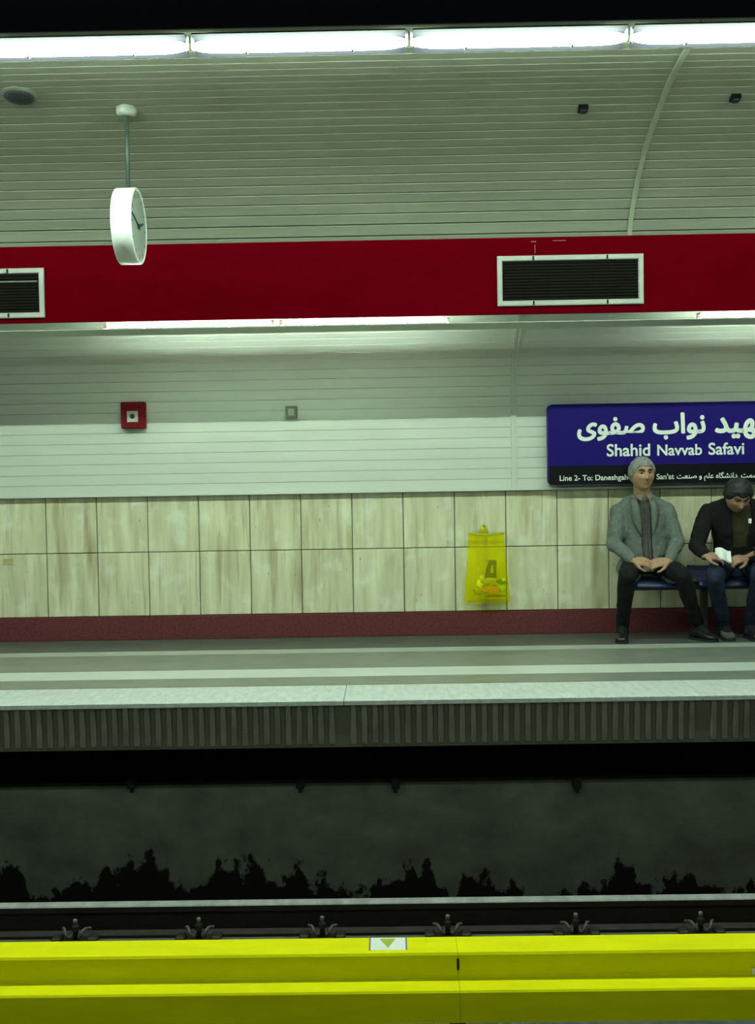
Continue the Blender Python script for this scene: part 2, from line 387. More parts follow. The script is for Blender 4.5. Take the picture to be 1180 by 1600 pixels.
# far platform
floor = struct('floor', box(bmesh.new(), XL, XR, 6.50, 9.06, -0.27, -0.012), M_RIBBACK)
XJ = [P(537, 1092, 6.48).x - 2.02, P(537, 1092, 6.48).x, P(1098, 1086, 6.48).x]
XJ = [XL] + XJ + [XJ[2] + 2.02, XR]
strips = [('floor_band', 6.955, 6.972, M_TAN, -0.001), ('floor_band', 6.974, 7.25, M_FLOOR, 0), ('floor_band', 7.253, 7.56, M_BAND, 0),
          ('floor_band', 7.563, 8.21, M_FLOOR, 0), ('floor_band', 8.213, 8.40, M_BANDG, 0), ('floor_band', 8.403, 8.985, M_FLOORD, 0)]
for nm, y0, y1, m, z in strips: obj(nm, boxbm(XL, XR, y0, y1, -0.012, z), m, floor)
for a, b in zip(XJ, XJ[1:]):
    obj('edge_slab', boxbm(a + 0.0015, b - 0.0015, 6.478, 6.953, -0.028, 0.0, 0.003), M_EDGE, floor)
rb = bmesh.new(); prism(rb, [(0.0, 0.0), (0.0, -0.208), (-0.014, -0.222), (-0.020, -0.012), (-0.016, 0.0)], -0.019, 0.019)
for v in rb.verts:                        # chamfered flute
    if v.co.y < -0.001: v.co.x *= 0.66
ribm = mesh_of(rb, 'rib'); ribm.materials.append(M_RIB)
x = -3.75
while x < 3.75:
    if min(abs(x - j) for j in XJ) > 0.028:
        o = link('rib', ribm, floor); o.location = (x, 6.5, -0.027 + random.uniform(-0.002, 0.002)); o.scale.x = random.uniform(0.94, 1.04)
    x += 0.0618
struct('wall_track', box(bmesh.new(), XL - 2, XR + 2, 7.0, 7.08, -1.60, -0.612), M_TWALL)
struct('wall_track_shade', prism(bmesh.new(), [(7.08, -0.62), (7.08, -0.613), (8.0, -0.613), (8.0, -0.27), (8.05, -0.27), (8.05, -0.62)], XL - 2, XR + 2), M_DARK)  # added recess, coloured near-black to paint the shade under the overhang
struct('trackbed', box(bmesh.new(), XL - 2, XR + 2, 0.2, 6.42, -1.60, -1.257), M_BED)
struct('drain_channel', box(bmesh.new(), XL - 2, XR + 2, 6.42, 7.06, -1.60, -1.52), M_DARK)
struct('wall_near_track', box(bmesh.new(), XL - 2, XR + 2, 0.25, 0.3, -1.32, -0.3), M_BED)
for k, px in enumerate((208, 470, 618, 900)):                       # bracket stubs under the overhang
    p = P(px, 1224, 6.99)
    b_ = boxbm(p.x - 0.025, p.x + 0.025, 6.93, 7.0, p.z - 0.02, p.z + 0.05, 0.006); box(b_, p.x - 0.012, p.x + 0.012, 6.94, 6.96, p.z - 0.045, p.z - 0.02, 0.003)
    o = obj('wall_bracket', b_, M_DARK)
    tag(o, ('leftmost', 'second from left', 'third from left', 'rightmost')[k] + ' small black bracket on the concrete wall under the platform', 'bracket', 'brackets under the platform edge')

# ================================================================== LAMPS
def lamp(name, label, x0, x1, y, z, m, group, flip=1):
    t = thing(name, label, 'lamp', ((x0 + x1) / 2, y, z), group)
    bm = bmesh.new(); pts = []; rad = []
    for k in range(0, 7):
        th = PI / 2 * (k / 6); pts.append((x0 + 0.10 * (1 - math.sin(th)) * 1.0, 0, 0)); rad.append(max(0.012, 0.034 * math.sin(th) ** 0.8 if k else 0.012))
    L = [(x0 + 0.16 - 0.16 * math.cos(PI / 2 * k / 6), max(0.014, 0.034 * math.sin(PI / 2 * k / 6) ** 0.6 if k else 0.02)) for k in range(7)]
    R = [(x1 + x0 - a, r) for a, r in L[::-1]]
    seq = [(a, r) for a, r in L] + R
    tube(bm, [(a, y, z) for a, r in seq], [r for a, r in seq], 14)
    obj('diffuser', bm, m, t, True)
    bm = bmesh.new(); prism(bm, [(y - 0.072, z + 0.037), (y - 0.066, z + 0.046), (y + 0.066, z + 0.046), (y + 0.072, z + 0.037)], x0, x1); obj('housing', bm, M_HOUS, t)
    ys, yd = y + flip * 0.068, flip * 0.004
    bm = bmesh.new(); prism(bm, [(ys, z - 0.003), (ys + yd, z - 0.003), (ys + yd * 1.5, z - 0.030), (ys + yd * 0.5, z - 0.030)], x0, x1); prism(bm, [(ys, z + 0.039), (ys + yd, z + 0.039), (ys + yd, z + 0.012), (ys, z + 0.012)], x0, x1); [box(bm, q_ - 0.004, q_ + 0.004, min(ys, ys + yd), max(ys, ys + yd), z - 0.004, z + 0.015) for q_ in (x0 + 0.006, x1 - 0.006)]; obj('added_baffle', bm, M_HOUS, t)  # black slotted baffle, added to cut the lamp's direct light on vault and beam
    for f in (0.25, 0.75):
        xx = x0 + (x1 - x0) * f; bm = bmesh.new()
        pr = [(y + 0.040 * math.cos(a), z + 0.040 * math.sin(a)) for a in [PI * (1.35 + 0.3 * k / 10) for k in range(11)]]
        pi = [(y + 0.034 * math.cos(a), z + 0.034 * math.sin(a)) for a in [PI * (1.65 - 0.3 * k / 10) for k in range(11)]]
        prism(bm, pr + pi, xx - 0.006, xx + 0.006); obj('clip', bm, M_CLIP, t)
    for xx in (x0 - 0.012, x1):
        obj('end_bracket', boxbm(xx, xx + 0.012, y - 0.01, y + 0.02, z - 0.012, z + 0.055, 0.002), M_CLIP, t)
    for dx in (-0.35, 0.35):
        xc = (x0 + x1) / 2 + dx; obj('hanger', boxbm(xc - 0.01, xc + 0.01, y - 0.11 if flip < 0 else y + 0.055, y - 0.055 if flip < 0 else y + 0.11, z + 0.050, z + 0.060), M_HOUS, t)
    return t
X0 = P(297, 70, 6.05).x; PITCH = (P(983, 58, 6.05).x - X0) / 2
for k in range(-4, 5):
    a = X0 + PITCH * k + 0.018; b = X0 + PITCH * (k + 1) - 0.018
    if k in (-1, 0, 1, 2): lb = {-1: 'leftmost', 0: 'second from left', 1: 'third from left', 2: 'rightmost'}[k] + ' glowing fluorescent lamp in the row along the vaulted ceiling'
    else: lb = {-4: 'third', -3: 'second', -2: 'first', 3: 'first', 4: 'second'}[k] + ' fluorescent lamp of the far ceiling row beyond the ' + ('left' if k < 0 else 'right') + ' picture edge'
    lamp('ceiling_lamp', lb, a, b, 6.05, 3.512, M_LAMPF, 'lamps in the row along the vaulted ceiling')
for k in range(-4, 5):
    lamp('ceiling_lamp', ('first', 'second', 'third', 'fourth', 'fifth', 'sixth', 'seventh', 'eighth', 'ninth')[k + 4] + ' fluorescent lamp from the left in the row above the near platform', X0 + PITCH * k + 0.018, X0 + PITCH * (k + 1) - 0.018, 1.25, 3.512, M_LAMPN, 'lamps above the near platform', -1)
def wall_tube(label, x0, x1, clips):
    y, z = 8.03, 2.333
    t = thing('tube_light', label, 'lamp', ((x0 + x1) / 2, y, 2.309), 'tube lights under the red beam')
    obj('tube', tube(bmesh.new(), [(x0, y, z), (x1, y, z)], 0.012, 12), M_LAMPW, t, True)
    for xx in clips: obj('clip', boxbm(xx - 0.006, xx + 0.006, y - 0.016, y + 0.016, z - 0.023, z + 0.015, 0.002), M_CLIP, t)
    for xx in (x0, x1): obj('end_cap', boxbm(xx - 0.012, xx + 0.012, y - 0.016, y + 0.018, z - 0.023, z + 0.02, 0.003), M_CLIP, t)
    return t
def tx(px): return P(px, 499, 8.03).x
wall_tube('left one of the two thin tube lights glowing under the red beam', tx(165), tx(426), (tx(225), tx(358)))
wall_tube('thin tube light under the red beam, right neighbour of the long left tube', tx(440), tx(700), (tx(495), tx(572), tx(632)))
wall_tube('thin tube light under the red beam above the blue station sign', tx(1092), tx(1352), (tx(1155), tx(1290)))

# ================================================================== THINGS ON CEILING, BEAM AND WALL
def on_vault(px, py):                     # point of the vault seen at (px, py), and the vault's slope there
    best = None
    for i in range(1, len(fine_v) - 1):
        Y, Z = fine_v[i]; p = P(px, py, Y); e = abs(p.z - Z)
        if best is None or e < best[0]:
            t = Vector((0, fine_v[i + 1][0] - fine_v[i - 1][0], fine_v[i + 1][1] - fine_v[i - 1][1])).normalized()
            best = (e, Vector((p.x, Y, Z)), t)
    return best[1], best[2]
def slope_matrix(p, t):                   # local x along the platform, y up the vault, -z out of the panel into the room
    n = Vector((0, t.z, -t.y)); return Matrix(((1, 0, 0, p.x), (0, t.y, n.y, p.y), (0, t.z, n.z, p.z), (0, 0, 0, 1)))
# hanging clock
cp, ct = on_vault(203, 172)
cy = cp.y; top = P(202, 295, cy); bot = P(202, 413, cy); cR = (top.z - bot.z) / 2; cz = (top.z + bot.z) / 2
xf = P(217.5, 355, cy).x; xb = xf - 0.122
clock = thing('platform_clock', 'round white clock hanging from the vaulted ceiling on a dark rod', 'clock', (xf - 0.06, cy, bot.z))
def lathe_x(bm, prof, yc, zc, n=56):      # prof: (x, radius)
    R = [[bm.verts.new((a, yc + r * math.cos(2 * PI * k / n), zc + r * math.sin(2 * PI * k / n))) for k in range(n)] for a, r in prof]
    for A, B in zip(R, R[1:]):
        for k in range(n): bm.faces.new((A[k], A[(k + 1) % n], B[(k + 1) % n], B[k]))
    return R
bm = bmesh.new(); R = lathe_x(bm, [(xf - 0.006, cR - 0.016), (xf, cR - 0.014), (xf, cR - 0.003), (xf - 0.004, cR), (xb + 0.004, cR), (xb, cR - 0.003), (xb, cR - 0.014), (xb + 0.006, cR - 0.016)], cy, cz)
bm.faces.new(R[0][::-1]); bm.faces.new(R[-1])
obj('case', bm, M_WHITE, clock, False)
for p_ in bpy.data.objects['case'].data.polygons: p_.use_smooth = abs(p_.normal.x) < 0.5
M_DIAL = mat('clock_dial', (0.30, 0.36, 0.31), 0.4)
bm = bmesh.new(); R = lathe_x(bm, [(xf - 0.0055, cR - 0.017), (xf - 0.0035, cR - 0.018)], cy, cz); bm.faces.new(R[0][::-1]); bm.faces.new(R[1])
dial = obj('dial', bm, M_DIAL, clock)
M_TICK = mat('clock_tick', (0.12, 0.14, 0.12), 0.6); M_HAND = mat('clock_hand', (0.01, 0.02, 0.015), 0.5)
for k in range(12):
    a = PI / 6 * k; b_ = boxbm(-0.0008, 0.0008, -0.005, 0.005, cR - 0.055, cR - 0.03); b_.transform(Matrix.Translation((xf - 0.0028, cy, cz)) @ Matrix.Rotation(-a, 4, 'X'))
    obj('hour_mark', b_, M_TICK, dial)
def hand(ang, ln, wd, dx):                # clockwise from 12 seen from the dial side; its right is +Y
    b_ = bmesh.new(); v = [b_.verts.new((0, s * wd * f, h)) for h, f in ((-0.03, 1), (ln, 0.55)) for s in (-1, 1)]
    b_.faces.new((v[0], v[1], v[3], v[2])); g = bmesh.ops.extrude_face_region(b_, geom=b_.faces[:])
    for e in g['geom']:
        if isinstance(e, bmesh.types.BMVert): e.co.x += 0.002
    b_.transform(Matrix.Translation((xf + dx, cy, cz)) @ Matrix.Rotation(-ang, 4, 'X')); obj('hand', b_, M_HAND, clock)
hand(math.radians(284), 0.185, 0.010, -0.002); hand(math.radians(72), 0.12, 0.011, 0.0005)
b_ = bmesh.new(); lathe = lathe_x(b_, [(xf - 0.003, 0.014), (xf + 0.004, 0.012)], cy, cz, 16); b_.faces.new(lathe[0]); b_.faces.new(lathe[1]); obj('hand_hub', b_, M_HAND, clock)
xr = (xf + xb) / 2
obj('rod', tube(bmesh.new(), [(xr, cy, cz + cR - 0.004), (xr, cy, cp.z - 0.03)], 0.013, 12), mat('rod_paint', (0.05, 0.07, 0.055), 0.5), clock, True)
bm = bmesh.new(); tube(bm, [(xr, cy, cp.z + 0.03), (xr, cy, cp.z - 0.02), (xr, cy, cp.z - 0.035), (xr, cy, cp.z - 0.038)], [0.062, 0.062, 0.052, 0.02], 24); obj('canopy', bm, M_FRAME, clock, True)
# round grille, and the two little black sockets
p, t = on_vault(30, 148); mx = slope_matrix(p, t)
sp = thing('ceiling_speaker', 'round dark grey speaker grille set in the vaulted ceiling', 'speaker', p)
bm = bmesh.new(); tube(bm, [(0, 0, 0.01), (0, 0, -0.012), (0, 0, -0.016)], [0.105, 0.105, 0.09], 28); bm.transform(mx); obj('rim', bm, mat('speaker_rim', (0.20, 0.22, 0.19), 0.5), sp)
bm = bmesh.new(); tube(bm, [(0, 0, -0.008), (0, 0, -0.018), (0, 0, -0.022)], [0.088, 0.088, 0.07], 28); bm.transform(mx); obj('grille', bm, mat('speaker_grille', (0.07, 0.08, 0.07), 0.8), sp)
for k in range(-3, 4):
    hw = math.sqrt(max(0.0, 0.07 ** 2 - (k * 0.02) ** 2)); b_ = boxbm(-hw, hw, k * 0.02 - 0.003, k * 0.02 + 0.003, -0.025, -0.02); b_.transform(mx); obj('grille_bar', b_, M_STEEL, sp)
for px, py, lb in ((911, 168, 'small black box on the vaulted ceiling left of the curved joint strip'), (1149, 152, 'small black box on the vaulted ceiling right of the curved joint strip')):
    p, t = on_vault(px, py); mx = slope_matrix(p, t); o = thing('ceiling_socket', lb, 'socket', p, 'small black boxes on the vault')
    b_ = boxbm(-0.030, 0.030, -0.030, 0.030, -0.022, 0.006, 0.004); b_.transform(mx); obj('body', b_, M_BLACK, o)
    b_ = boxbm(-0.018, 0.018, -0.018, 0.018, -0.034, -0.02, 0.003); b_.transform(mx); obj('lens_cover', b_, M_DARK, o)
# vents in the red beam
def vent(label, x0, x1, z0, z1):
    y = 7.95; t = thing('air_vent', label, 'vent', ((x0 + x1) / 2, y, z0), 'air vents in the red beam'); f = 0.036
    bm = bmesh.new(); pr = [(0, 0), (0, -0.018), (0.006, -0.022), (f - 0.005, -0.022), (f, -0.014), (f, 0)]
    cs = [(x0, z0, 1, 1), (x1, z0, -1, 1), (x1, z1, -1, -1), (x0, z1, 1, -1)]; R = []
    for cx, cz_, sx, sz in cs: R.append([bm.verts.new((cx + sx * d_, y + h_, cz_ + sz * d_)) for d_, h_ in pr])
    for i in range(4):
        A, B = R[i], R[(i + 1) % 4]
        for k in range(len(pr)): bm.faces.new((A[k], A[(k + 1) % len(pr)], B[(k + 1) % len(pr)], B[k]))
    fr = obj('frame', bm, M_FRAME, t)
    for fx in (0.247, 0.752):
        for zc in (z0 + f / 2, z1 - f / 2):
            xx = x0 + (x1 - x0) * fx; obj('screw', boxbm(xx - 0.006, xx + 0.006, y - 0.026, y - 0.018, zc - 0.014, zc + 0.014, 0.002), M_VDARK, fr)
    obj('duct', boxbm(x0 + f - 0.002, x1 - f + 0.002, y - 0.003, y, z0 + f - 0.002, z1 - f + 0.002), M_VDARK, t)
    n = 13; h = (z1 - z0 - 2 * f) / n
    for k in range(n):
        zc = z0 + f + h * (k + 0.5); b_ = bmesh.new(); prism(b_, [(y - 0.014, zc - 0.006), (y - 0.012, zc - 0.0075), (y - 0.004, zc + 0.004), (y - 0.006, zc + 0.0055)], x0 + f, x1 - f); obj('blade', b_, M_BLADE, t)
    for k in range(1, 6):
        xx = x0 + f + (x1 - x0 - 2 * f) * k / 6; obj('grille_bar', boxbm(xx - 0.003, xx + 0.003, y - 0.005, y - 0.002, z0 + f, z1 - f), M_BLADE, t)
    return t
vent('framed dark air vent in the red beam above the blue sign', 0.757, 1.755, 2.408, 2.748)
v2 = vent('framed dark air vent in the red beam left of the hanging clock', -3.351, -2.353, 2.388, 2.726)
zz = P(30, 440, 7.94).z; obj('bent_blade', boxbm(-3.31, -2.40, 7.932, 7.938, zz - 0.006, zz + 0.004), mat('bent_blade', (0.16, 0.17, 0.14), 0.6), v2)
# fire alarm
M_ALARM = mat('alarm_red', (0.17, 0.003, 0.008), 0.5, spec=0.15)
a0 = P(188, 628, 8.90); a1 = P(227, 669, 8.90)
fa = thing('fire_alarm', 'small red fire alarm box with pale square plate on the white wall', 'alarm', ((a0.x + a1.x) / 2, 8.95, a1.z))
obj('body', boxbm(a0.x, a1.x, 8.90, 8.966, a1.z, a0.z, 0.008), M_ALARM, fa)
xm = (a0.x + a1.x) / 2; zm = (a0.z + a1.z) / 2 - 0.01
pl = obj('plate', boxbm(xm - 0.045, xm + 0.04, 8.892, 8.902, zm - 0.045, zm + 0.04, 0.003), M_FRAME, fa)
obj('button', tube(bmesh.new(), [(xm - 0.002, 8.893, zm), (xm - 0.002, 8.884, zm), (xm - 0.002, 8.882, zm)], [0.019, 0.018, 0.012], 18), M_IRON, pl)
obj('lid', boxbm(a0.x + 0.01, a1.x - 0.01, 8.893, 8.901, a0.z - 0.05, a0.z - 0.012, 0.003), M_ALARM, fa)
# little grey junction box
j0 = P(446, 634.5, 8.93); j1 = P(464, 653.5, 8.93); jb = thing('junction_box', 'tiny square grey junction box on the white wall', 'box', ((j0.x + j1.x) / 2, 8.95, j1.z))
obj('body', boxbm(j0.x, j1.x, 8.93, 8.966, j1.z, j0.z, 0.004), mat('box_edge', (0.16, 0.18, 0.14), 0.6), jb)
obj('cover', boxbm(j0.x + 0.018, j1.x - 0.018, 8.922, 8.932, j1.z + 0.018, j0.z - 0.018, 0.003), mat('box_cover', (0.42, 0.45, 0.40), 0.5), jb)
# ochre stain plate on the tile at far left
p = P(12, 878, 8.99); obj('stain_patch', boxbm(p.x - 0.04, p.x + 0.04, 8.997, 9.001, p.z - 0.024, p.z + 0.024, 0.001), mat('ochre_patch', (0.44, 0.41, 0.16), 0.8), wall_back)

# ------------------------------------------------------------------ station sign
yS = 8.87; sx0 = P(857, 690, yS).x; sx1 = sx0 + 2.0; sz1 = P(857, 632, yS).z; sz0 = P(857, 758, yS).z
sign = thing('station_sign', 'blue station name sign with white lettering over a black strip', 'sign', ((sx0 + sx1) / 2, 8.96, sz0))
def rrect(x0, x1, z0, z1, r, y0, y1, corners=(1, 1, 1, 1)):
    bm = bmesh.new(); pts = []
    for (cx, cz_, a0_, on) in ((x1 - r, z1 - r, 0, corners[0]), (x0 + r, z1 - r, 90, corners[1]), (x0 + r, z0 + r, 180, corners[2]), (x1 - r, z0 + r, 270, corners[3])):
        if on: pts += [(cx + r * math.cos(math.radians(a0_ + 15 * k)), cz_ + r * math.sin(math.radians(a0_ + 15 * k))) for k in range(7)]
        else: pts.append((x1 if a0_ in (0, 270) else x0, z1 if a0_ in (0, 90) else z0))
    A = [bm.verts.new((a, y0, b)) for a, b in pts]; B = [bm.verts.new((a, y1, b)) for a, b in pts]; n = len(pts)
    for i in range(n): bm.faces.new((A[i], A[(i + 1) % n], B[(i + 1) % n], B[i]))
    bm.faces.new(A); bm.faces.new(B[::-1]); return bm
zs = sz0 + (sz1 - sz0) * 0.235
obj('panel', rrect(sx0, sx1, sz0, sz1, 0.035, yS, 8.963), M_BLUE, sign)
strip = obj('black_strip', rrect(sx0 + 0.002, sx1 - 0.002, sz0 + 0.002, zs, 0.033, yS - 0.003, yS + 0.01, (0, 0, 1, 1)), M_BLACK, sign)
def glyph_mesh(txt):
    """flat mesh of a line of text; overlapping outlines inside a glyph are filled one by one"""
    c = bpy.data.curves.new('t', 'FONT'); c.body = txt; c.size = 1.0; c.resolution_u = 5
    o = bpy.data.objects.new('t', c); me = None
    cu = o.to_curve(bpy.context.evaluated_depsgraph_get(), apply_modifiers=False)
    loops = []
    for sp_ in cu.splines:
        pts = []; bp = sp_.bezier_points; n = len(bp)
        for k in range(n):
            a, b = bp[k], bp[(k + 1) % n]
            for q in range(5):
                t = q / 5; u = 1 - t
                pts.append(a.co * u ** 3 + a.handle_right * 3 * u * u * t + b.handle_left * 3 * u * t * t + b.co * t ** 3)
        cl = [p for k, p in enumerate(pts) if (p - pts[k - 1]).length > 1e-5]
        if len(cl) > 2: loops.append([Vector((p.x, p.y, 0)) for p in cl])
    bpy.data.objects.remove(o); bpy.data.curves.remove(c)
    area = lambda L: 0.5 * sum(L[k - 1].x * L[k].y - L[k].x * L[k - 1].y for k in range(len(L)))
    def inside(p, L):
        r = False
        for k in range(len(L)):
            a, b = L[k - 1], L[k]
            if (a.y > p.y) != (b.y > p.y) and p.x < (b.x - a.x) * (p.y - a.y) / (b.y - a.y) + a.x: r = not r
        return r
    big = max(loops, key=lambda L: abs(area(L))); sgn = 1 if area(big) > 0 else -1
    verts, tris = [], []
    for L in [q for q in loops if area(q) * sgn > 0]:
        hs = [h for h in loops if area(h) * sgn < 0 and abs(area(h)) < abs(area(L)) and inside(h[0], L)]
        base = len(verts)
        for q in [L] + hs: verts += q
        tris += [(base + a, base + b, base + d_) for a, b, d_ in tessellate_polygon([L] + hs)]
    return verts, tris
def lettering(s, x, z, width, bold, m, parent, y, name='lettering'):
    verts, tris = glyph_mesh(s); xs = [v.x for v in verts]; k = (width) / (max(xs) - min(xs) + 2 * bold); bm = bmesh.new(); x0 = min(xs) - bold
    copies = [(0, 0)] + ([(math.cos(a) * bold, math.sin(a) * bold) for a in [2 * PI * q / 10 for q in range(10)]] if bold else [])
    for n_, (dx, dz) in enumerate(copies):
        vs = [bm.verts.new((x + (v.x - x0 + dx) * k, y - 0.00012 * n_, z + (v.y + dz) * k)) for v in verts]
        for t in tris: bm.faces.new([vs[q] for q in t])
    for f in bm.faces: f.normal_update()
    fl = [f for f in bm.faces if f.normal.y > 0]; bmesh.ops.reverse_faces(bm, faces=fl)
    me = bpy.data.meshes.new(name); bm.to_mesh(me); bm.free(); return link(name, me, parent, m)
def word(s): return s[::-1]
W_SHAHID = '\uFEB7\uFEEC\uFEF4\uFEAA'; W_NAVVAB = '\uFEE7\uFEEE\uFE8D\uFE8F'; W_SAFAVI = '\uFEBB\uFED4\uFEEE\uFBFC'
def sxp(px): return P(px, 690, yS).x
zA = P(1010, 677, yS).z
lettering(word(W_SAFAVI), sxp(902), zA, sxp(1008) - sxp(902), 0.034, M_LETTER, sign, yS - 0.001)
lettering(word(W_NAVVAB), sxp(1020), zA, sxp(1103) - sxp(1020), 0.034, M_LETTER, sign, yS - 0.001)
lettering(word(W_SHAHID), sxp(1117), zA, sxp(1218) - sxp(1117), 0.034, M_LETTER, sign, yS - 0.001)
zL = P(1055, 711, yS).z
for s, a, b in (('Shahid', 948, 1016), ('Navvab', 1027, 1097), ('Safavi', 1107, 1163)):
    lettering(s, sxp(a), zL, sxp(b) - sxp(a), 0.020, M_LETTER, sign, yS - 0.001)
zB = P(950, 750, yS).z; yB = yS - 0.0045
lettering("Line 2- To: Daneshgah-e Elm-o San'at", sxp(874), zB, sxp(1053) - sxp(874), 0.016, M_LETTER, strip, yB)['kind'] = 'stuff'
# line 2, towards: daneshgah-e elm o san'at, in Persian, laid out left to right
fa_words = ['\uFEBB\uFEE8\uFECC\uFE96', '\uFEED', '\uFECB\uFEE0\uFEE2', '\uFE8D\uFEE7\uFEB8\uFB95\uFE8E\uFEE9', '\uFEB3\uFEE4\uFE96:', '\uFE91\uFEEA']
fa_words[3] = '\uFEA9\uFE8D\uFEE7\uFEB8\uFB95\uFE8E\uFEE9'
line = ' '.join(word(q) for q in fa_words)
lettering(line, sxp(1057), zB + 0.002, sxp(1196) - sxp(1057), 0.016, M_LETTER, strip, yB)['kind'] = 'stuff'

# ================================================================== LITTER BAG ON THE WALL
bx0, bx1 = P(727, 885, 8.92).x, P(795, 885, 8.92).x; bz1, bz0 = P(760, 833, 8.92).z, P(760, 941, 8.92).z; bc = (bx0 + bx1) / 2
bag = thing('litter_bag', 'yellow see-through plastic litter bag hanging on the tiled wall', 'bag', (bc, 8.95, bz0))
bm = bmesh.new(); nu, nv = 22, 26
def bagpt(u, v, side):                    # u across 0..1, v down 0..1
    hw = 0.135 + 0.035 * v ** 0.8; sag = 0.012 * math.sin(u * PI) * (1 - v)
    d = (0.012 + 0.055 * math.sin(min(1, v * 0.95 + 0.05) * PI * 0.62) ** 1.5) * (max(0.0, math.sin(PI * min(max(u, 0), 1))) ** 0.45) * (1 if v < 0.93 else (1 - (v - 0.93) / 0.07) ** 0.5)
    wr = 0.006 * noise.noise(Vector((u * 7, v * 9, side * 3))) + 0.003 * noise.noise(Vector((u * 19, v * 13, side * 5)))
    xx = bc + (u - 0.5) * 2 * hw + 0.010 * math.sin(v * 5) * (0.5 - u) + 0.004 * noise.noise(Vector((v * 8, side, 2)))
    yy = 8.925 - d + wr * min(1, d * 40) if side < 0 else min(8.982, 8.945 + d * 0.5)
    return Vector((xx, yy, bz1 - sag + (bz0 - bz1) * v))
G = {s: [[bm.verts.new(bagpt(i / nu, j / nv, s)) for i in range(nu + 1)] for j in range(nv + 1)] for s in (-1, 1)}
for s in (-1, 1):
    for j in range(nv):
        for i in range(nu): bm.faces.new((G[s][j][i], G[s][j][i + 1], G[s][j + 1][i + 1], G[s][j + 1][i]))
for j in range(nv):
    for i in (0, nu): bm.faces.new((G[-1][j][i], G[-1][j + 1][i], G[1][j + 1][i], G[1][j][i]))
for i in range(nu): bm.faces.new((G[-1][nv][i], G[-1][nv][i + 1], G[1][nv][i + 1], G[1][nv][i]))
obj('bag_film', bm, M_BAG, bag, True)
kx = P(756, 828, 8.95)                    # the folded top hooked over a peg
bm = bmesh.new(); loft(bm, [((kx.x, 8.94, bz1 + 0.065), (0.012, 0, 0), (0, 0.010, 0)), ((kx.x, 8.935, bz1 + 0.045), (0.028, 0, 0), (0, 0.018, 0)), ((kx.x - 0.002, 8.935, bz1 + 0.02), (0.030, 0, 0), (0, 0.018, 0)), ((kx.x, 8.937, bz1 - 0.015), (0.045, 0, 0), (0, 0.012, 0))], 14)
obj('knot', bm, mat('bag_knot', (0.50, 0.46, 0.01), 0.4), bag, True)
obj('peg', tube(bmesh.new(), [(kx.x, 9.0, bz1 + 0.035), (kx.x, 8.93, bz1 + 0.04), (kx.x, 8.915, bz1 + 0.06)], 0.008, 10), mat('brass_peg', (0.35, 0.22, 0.03), 0.4, metal=0.5), bag, True)
obj('top_hem', tube(bmesh.new(), [(bx0 + 0.03, 8.93, bz1 - 0.004), (bc, 8.925, bz1 - 0.014), (bx1 - 0.03, 8.93, bz1 - 0.003)], 0.010, 8), mat('bag_hem', (0.42, 0.42, 0.01), 0.4), bag, True)
def lump(name, label, px, py, sz, colr, seed, yy=8.878):
    p = P(px, py, yy); b_ = bmesh.new(); bmesh.ops.create_icosphere(b_, subdivisions=3, radius=1)
    for v in b_.verts:
        k = 1 + 0.7 * noise.noise(v.co * 1.7 + Vector((seed, 0, 0))) + 0.4 * noise.noise(v.co * 4 + Vector((0, seed, 0)))
        v.co = Vector((v.co.x * sz[0] * k * 1.35, v.co.y * 0.007 * k, v.co.z * sz[1] * k * 1.35)) + p
    o = obj(name, b_, mat('litter_%d' % seed, colr, 0.6)); o.data.polygons.foreach_set('use_smooth', [seed % 2 == 0] * len(o.data.polygons))
    return tag(o, label, 'litter', 'litter inside the yellow bag')
# a torn dark carton showing through the film
p = P(767, 890, 8.888); b_ = bmesh.new()
pts = [(-0.052, -0.06), (0.042, -0.065), (0.046, 0.070), (-0.012, 0.074), (-0.03, 0.02)]; hole = [(-0.002, -0.025), (0.020, -0.03), (0.018, 0.035), (0.004, 0.03)]
A = [b_.verts.new((p.x + a, p.y + 0.01 * math.sin(a * 40), p.z + b)) for a, b in pts]; f = b_.faces.new(A)
g = bmesh.ops.extrude_face_region(b_, geom=[f])
for e in g['geom']:
    if isinstance(e, bmesh.types.BMVert): e.co.y += 0.02
carton = obj('torn_carton', b_, mat('dark_carton', (0.045, 0.045, 0.03), 0.7)); tag(carton, 'torn dark carton inside the yellow litter bag', 'litter', 'litter inside the yellow bag')
b_ = bmesh.new(); A = [b_.verts.new((p.x + a, p.y - 0.008, p.z + b)) for a, b in hole]; f = b_.faces.new(A); g = bmesh.ops.extrude_face_region(b_, geom=[f])
for e in g['geom']:
    if isinstance(e, bmesh.types.BMVert): e.co.y += 0.012
obj('pale_window', b_, mat('carton_window', (0.38, 0.38, 0.18), 0.6), carton)
